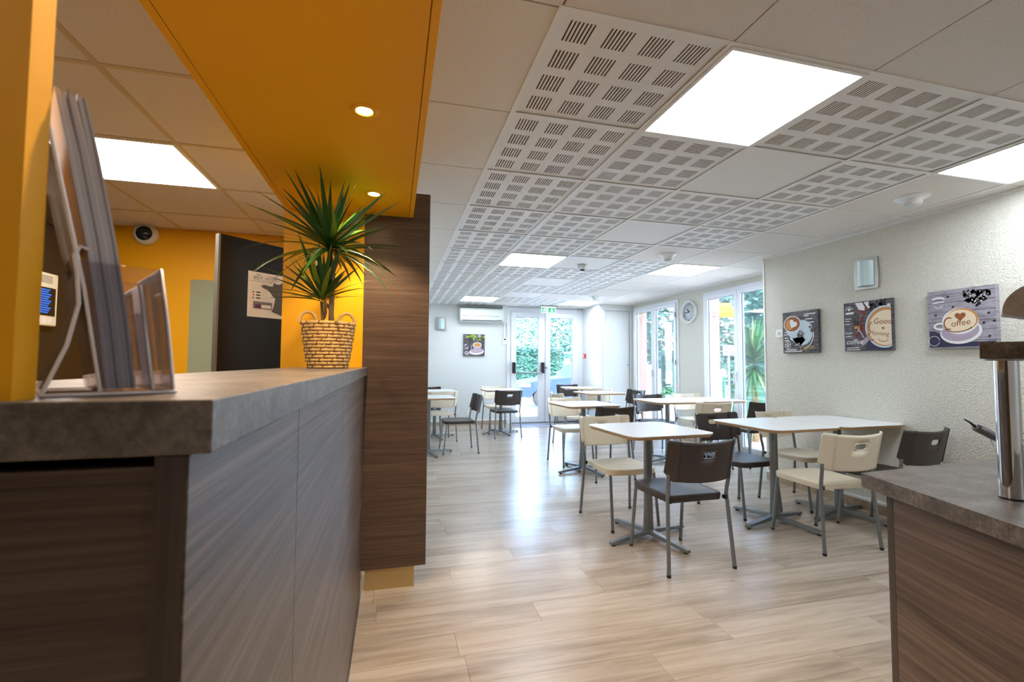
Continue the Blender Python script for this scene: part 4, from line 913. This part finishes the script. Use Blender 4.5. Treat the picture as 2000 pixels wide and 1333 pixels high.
# ---------------------------------------------------------------- outside
GZ = -.2
struct(B(4.84, 90, -30, 100, GZ - .1, GZ).build('ground_side', 'concrete')); struct(B(-40, 4.84, 9.31, 100, GZ - .1, GZ).build('ground_front', 'asphalt'))
def foliage(pts_fn, n, size, mt, seed, parent):
    rnd = random.Random(seed); vs_ = []; fs = []
    for k in range(n):
        c = Vector(pts_fn(rnd)); a = Vector((rnd.gauss(0, 1), rnd.gauss(0, 1), rnd.gauss(0, 1))).normalized(); b_ = a.orthogonal().normalized(); s = size * rnd.uniform(.6, 1.3)
        i = len(vs_); vs_ += [c - a * s, c + b_ * s * .45, c + a * s, c - b_ * s * .45]; fs.append((i, i + 1, i + 2, i + 3))
    return MB().add(vs_, fs).build('foliage', mt, parent)
def shell(rnd, rx, ry, rz):
    v = Vector((rnd.gauss(0, 1), rnd.gauss(0, 1), rnd.gauss(0, 1))).normalized() * rnd.uniform(.72, 1.05); return Vector((v.x * rx, v.y * ry, v.z * rz))
def tree(label, x, y_, h, r, mt, seed, group='trees outside'):
    t = thing('tree', label, 'tree', (x, y_, GZ), group=group); MB().tube([(x, y_, GZ), (x + .1, y_, GZ + h * .55)], [r * .09, r * .05], 8).build('trunk', 'bark', t)
    stuff(foliage(lambda rnd: Vector((x, y_, GZ + h * .56)) + shell(rnd, r, r, h * .44) + Vector((rnd.uniform(-.3, .3) * r, 0, 0)), 2600, r * .13, mt, seed, t))
def hedge(label, x0, y0, x1, y1, h, wd, mt, seed, n=3500, size=.16):
    t = thing('hedge', label, 'hedge', ((x0 + x1) / 2, (y0 + y1) / 2, GZ), group='clipped hedges outside'); d = Vector((x1 - x0, y1 - y0)); nn = Vector((-d.y, d.x)).normalized()
    mb = MB(); mb.prism([(x0 + nn.x * wd * .35, y0 + nn.y * wd * .35), (x1 + nn.x * wd * .35, y1 + nn.y * wd * .35), (x1 - nn.x * wd * .35, y1 - nn.y * wd * .35), (x0 - nn.x * wd * .35, y0 - nn.y * wd * .35)], GZ, GZ + h * .85); mb.build('core', mt, t)
    def f(rnd):
        u = rnd.random(); w_ = rnd.uniform(-1, 1); z = rnd.random()
        if rnd.random() < .5: w_ = math.copysign(rnd.uniform(.75, 1.0), w_)
        else: z = rnd.uniform(.85, 1.06)
        return (x0 + d.x * u + nn.x * w_ * wd / 2, y0 + d.y * u + nn.y * w_ * wd / 2, GZ + z * h)
    stuff(foliage(f, n, size, mt, seed, t))
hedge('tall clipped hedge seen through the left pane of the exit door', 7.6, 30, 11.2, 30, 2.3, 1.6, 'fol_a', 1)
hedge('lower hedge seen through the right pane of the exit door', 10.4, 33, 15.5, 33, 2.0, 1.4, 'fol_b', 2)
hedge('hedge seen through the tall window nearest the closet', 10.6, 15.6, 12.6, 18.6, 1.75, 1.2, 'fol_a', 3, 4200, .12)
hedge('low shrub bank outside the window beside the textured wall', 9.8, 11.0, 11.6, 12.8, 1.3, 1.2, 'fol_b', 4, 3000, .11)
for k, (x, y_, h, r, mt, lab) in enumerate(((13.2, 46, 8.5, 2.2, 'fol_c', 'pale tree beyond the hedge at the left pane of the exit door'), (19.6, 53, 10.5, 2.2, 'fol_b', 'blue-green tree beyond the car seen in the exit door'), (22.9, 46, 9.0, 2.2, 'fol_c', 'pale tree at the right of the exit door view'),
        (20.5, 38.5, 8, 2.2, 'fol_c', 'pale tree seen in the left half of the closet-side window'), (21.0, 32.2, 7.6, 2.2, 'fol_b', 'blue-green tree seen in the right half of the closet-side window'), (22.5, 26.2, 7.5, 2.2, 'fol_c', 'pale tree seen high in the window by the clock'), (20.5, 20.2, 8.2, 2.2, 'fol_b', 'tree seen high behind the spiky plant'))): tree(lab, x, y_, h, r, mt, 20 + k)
# low white wall behind hedge and signs
tag(B(6, 17.5, 35.2, 35.5, GZ, GZ + 2.3).build('garden_wall', 'white'), 'long low white wall behind the hedges', 'garden wall')
t = thing('sign_board', 'white blank sign board standing in front of the far hedge', 'sign', (11.75, 31.6, GZ)); B(11.1, 12.5, 31.6, 31.66, GZ + .95, GZ + 1.75).build('board', 'white', t)
for x in (11.3, 12.3): B(x - .03, x + .03, 31.62, 31.68, GZ, GZ + .95).build('post', 'steel', t)
t = thing('sign_board', 'lilac sign board outside the window beside the spiky plant', 'sign', (8.9, 10.75, GZ)); B(8.7, 9.1, 10.72, 10.75, GZ + 1.65, GZ + 1.95).build('board', 'lilac', t); B(8.88, 8.93, 10.75, 10.8, GZ, GZ + 1.95).build('post', 'steel', t)
t = thing('awning', 'yellow awning on thin posts high outside the window by the clock', 'awning', (8.0, 9.9, GZ)); MB().prism([(7.4, 8.9), (9.4, 10.9), (8.6, 11.7), (6.6, 9.7)], 2.55, 2.62).build('canopy', 'awning_yellow', t)
for x, y_ in ((9.3, 10.95), (8.6, 11.6)): MB().tube([(x, y_, GZ), (x, y_, 2.56)], .03, 8).build('post', 'steel', t)
# planter pot with small shrub, green post
px, py = 6.55, 10.0
t = thing('plant_pot', 'white tapered plant pot outside the closet-side window', 'pot', (px, py, GZ)); MB().lathe([(.1, GZ), (.15, GZ + .42), (.16, GZ + .46), (.135, GZ + .46), (.12, GZ + .4), (0, GZ + .4)], 20, (px, py, 0)).build('pot', 'white', t)
t = thing('potted_shrub', 'small green shrub growing in the white pot outside', 'shrub', (px, py, GZ + .4)); MB().tube([(px, py, GZ + .38), (px, py, GZ + .6)], .015, 6).build('stem', 'bark', t)
foliage(lambda rnd: Vector((px, py, GZ + .66)) + shell(rnd, .2, .2, .16), 260, .05, 'fol_d', 61, t)
for k, (x, y_, lab) in enumerate(((6.9, 9.55, 'green post outside the closet-side window'), (7.3, 9.0, 'green post outside the window left of the spiky plant'))): MB().tube([(x, y_, GZ), (x, y_, GZ + 1.15)], .035, 10).build('garden_post', 'post_green') and tag(bpy.data.objects[[o.name for o in COL.objects if o.name.startswith('garden_post')][-1]], lab, 'post')
# spiky cordyline
px, py = 6.5, 7.18
t = thing('spiky_plant', 'large spiky cordyline with long sword leaves outside the window', 'plant', (px, py, GZ))
MB().tube([(px, py, GZ), (px, py, 1.05)], [.07, .05], 10).build('trunk', 'bark', t)
vs_, fs = leaf_mesh(.35, .034, 0); lm = []
for mt in ('fol_d', 'fol_e', 'fol_a'): me = bpy.data.meshes.new('leaf'); me.from_pydata(vs_, [], fs); me.materials.append(MATS[mt]); me.update(); lm.append(me)
rnd = random.Random(77)
for k in range(150):
    f = k / 149; el = R_(85 - 145 * f + rnd.uniform(-8, 8)); az = k * 2.39996; o = bpy.data.objects.new('leaf', lm[0 if k % 3 else (1 if k % 2 else 2)]); COL.objects.link(o); o.parent = t
    o.location = (0, 0, 1.42 - GZ - f * .34); Ln = rnd.uniform(.6, .85); o.rotation_euler = (0, -el, az); o.scale = (Ln, .8, Ln)
t = thing('low_shrub', 'bright green low shrub outside under the spiky plant', 'shrub', (6.0, 7.25, GZ)); MB().tube([(6.0, 7.25, GZ), (6.0, 7.25, GZ + .2)], .02, 6).build('stem', 'bark', t); foliage(lambda rnd: Vector((6.0, 7.25, GZ + .3)) + shell(rnd, .4, .4, .28), 500, .08, 'fol_d', 63, t)
# car seen through the exit door
cx0, cyy = 3.80, 14.0
t = thing('parked_car', 'grey-blue parked car seen through the glass exit door', 'car', (cx0 + 2.1, cyy, GZ))
side = [(0.0, .35), (.05, .62), (.2, .78), (.75, .88), (1.85, .98), (2.25, 1.38), (2.6, 1.5), (3.3, 1.54), (3.95, 1.2), (4.2, 1.0), (4.25, .5), (4.2, .32), (3.75, .3), (3.7, .45), (3.5, .62), (3.3, .62), (3.05, .45), (3.0, .28), (1.2, .28), (1.15, .45), (.95, .64), (.75, .64), (.5, .45), (.45, .32)]
n = len(side); mb = MB(); mb.add([(cx0 + x, cyy, GZ + z) for x, z in side] + [(cx0 + x, cyy + 1.75, GZ + z) for x, z in side], [tuple(range(n)), tuple(range(2 * n - 1, n - 1, -1))] + [(i, (i + 1) % n, n + (i + 1) % n, n + i) for i in range(n)])
mb.build('body', 'car_paint', t, bev=.02)
mb = MB(); wn = [(2.0, 1.02), (2.3, 1.34), (2.6, 1.45), (2.6, 1.02)]; wn2 = [(2.68, 1.02), (2.68, 1.45), (3.2, 1.46), (3.7, 1.18), (3.7, 1.04)]
for pg in (wn, wn2): mb.add([(cx0 + x, cyy - .006, GZ + z) for x, z in pg], [tuple(range(len(pg)))])
mb.build('side_window', 'car_glass', t)
B(cx0 + .08, cx0 + .42, cyy - .008, cyy + .1, GZ + .66, GZ + .78).build('headlight', 'alloy', t, bev=.02); B(cx0 - .01, cx0 + .04, cyy + .3, cyy + 1.4, GZ + .4, GZ + .62).build('grille', 'black', t)
for x in (.85, 3.4):
    fn = lambda a, b_, c: (cx0 + x + a, cyy + .02 - c, GZ + .325 + b_)
    wh = MB().lathe([(.32, -.18), (.325, -.02), (.30, .015), (.22, .02), (.215, -.02)], 32, cap=False).mapped(fn).build('tyre', 'tyre', t)
    mb = MB().lathe([(.215, .0), (.2, .012), (.195, -.02), (0, -.03)], 28, cap=False).lathe([(.05, -.02), (.045, .014), (0, .016)], 16)
    for k in range(7):
        a = 2 * PI * k / 7; mb.tube([(.04 * math.cos(a), .04 * math.sin(a), .004), (.205 * math.cos(a), .205 * math.sin(a), .004)], [.02, .028], 6)
    mb.mapped(fn).build('rim', 'alloy', wh)
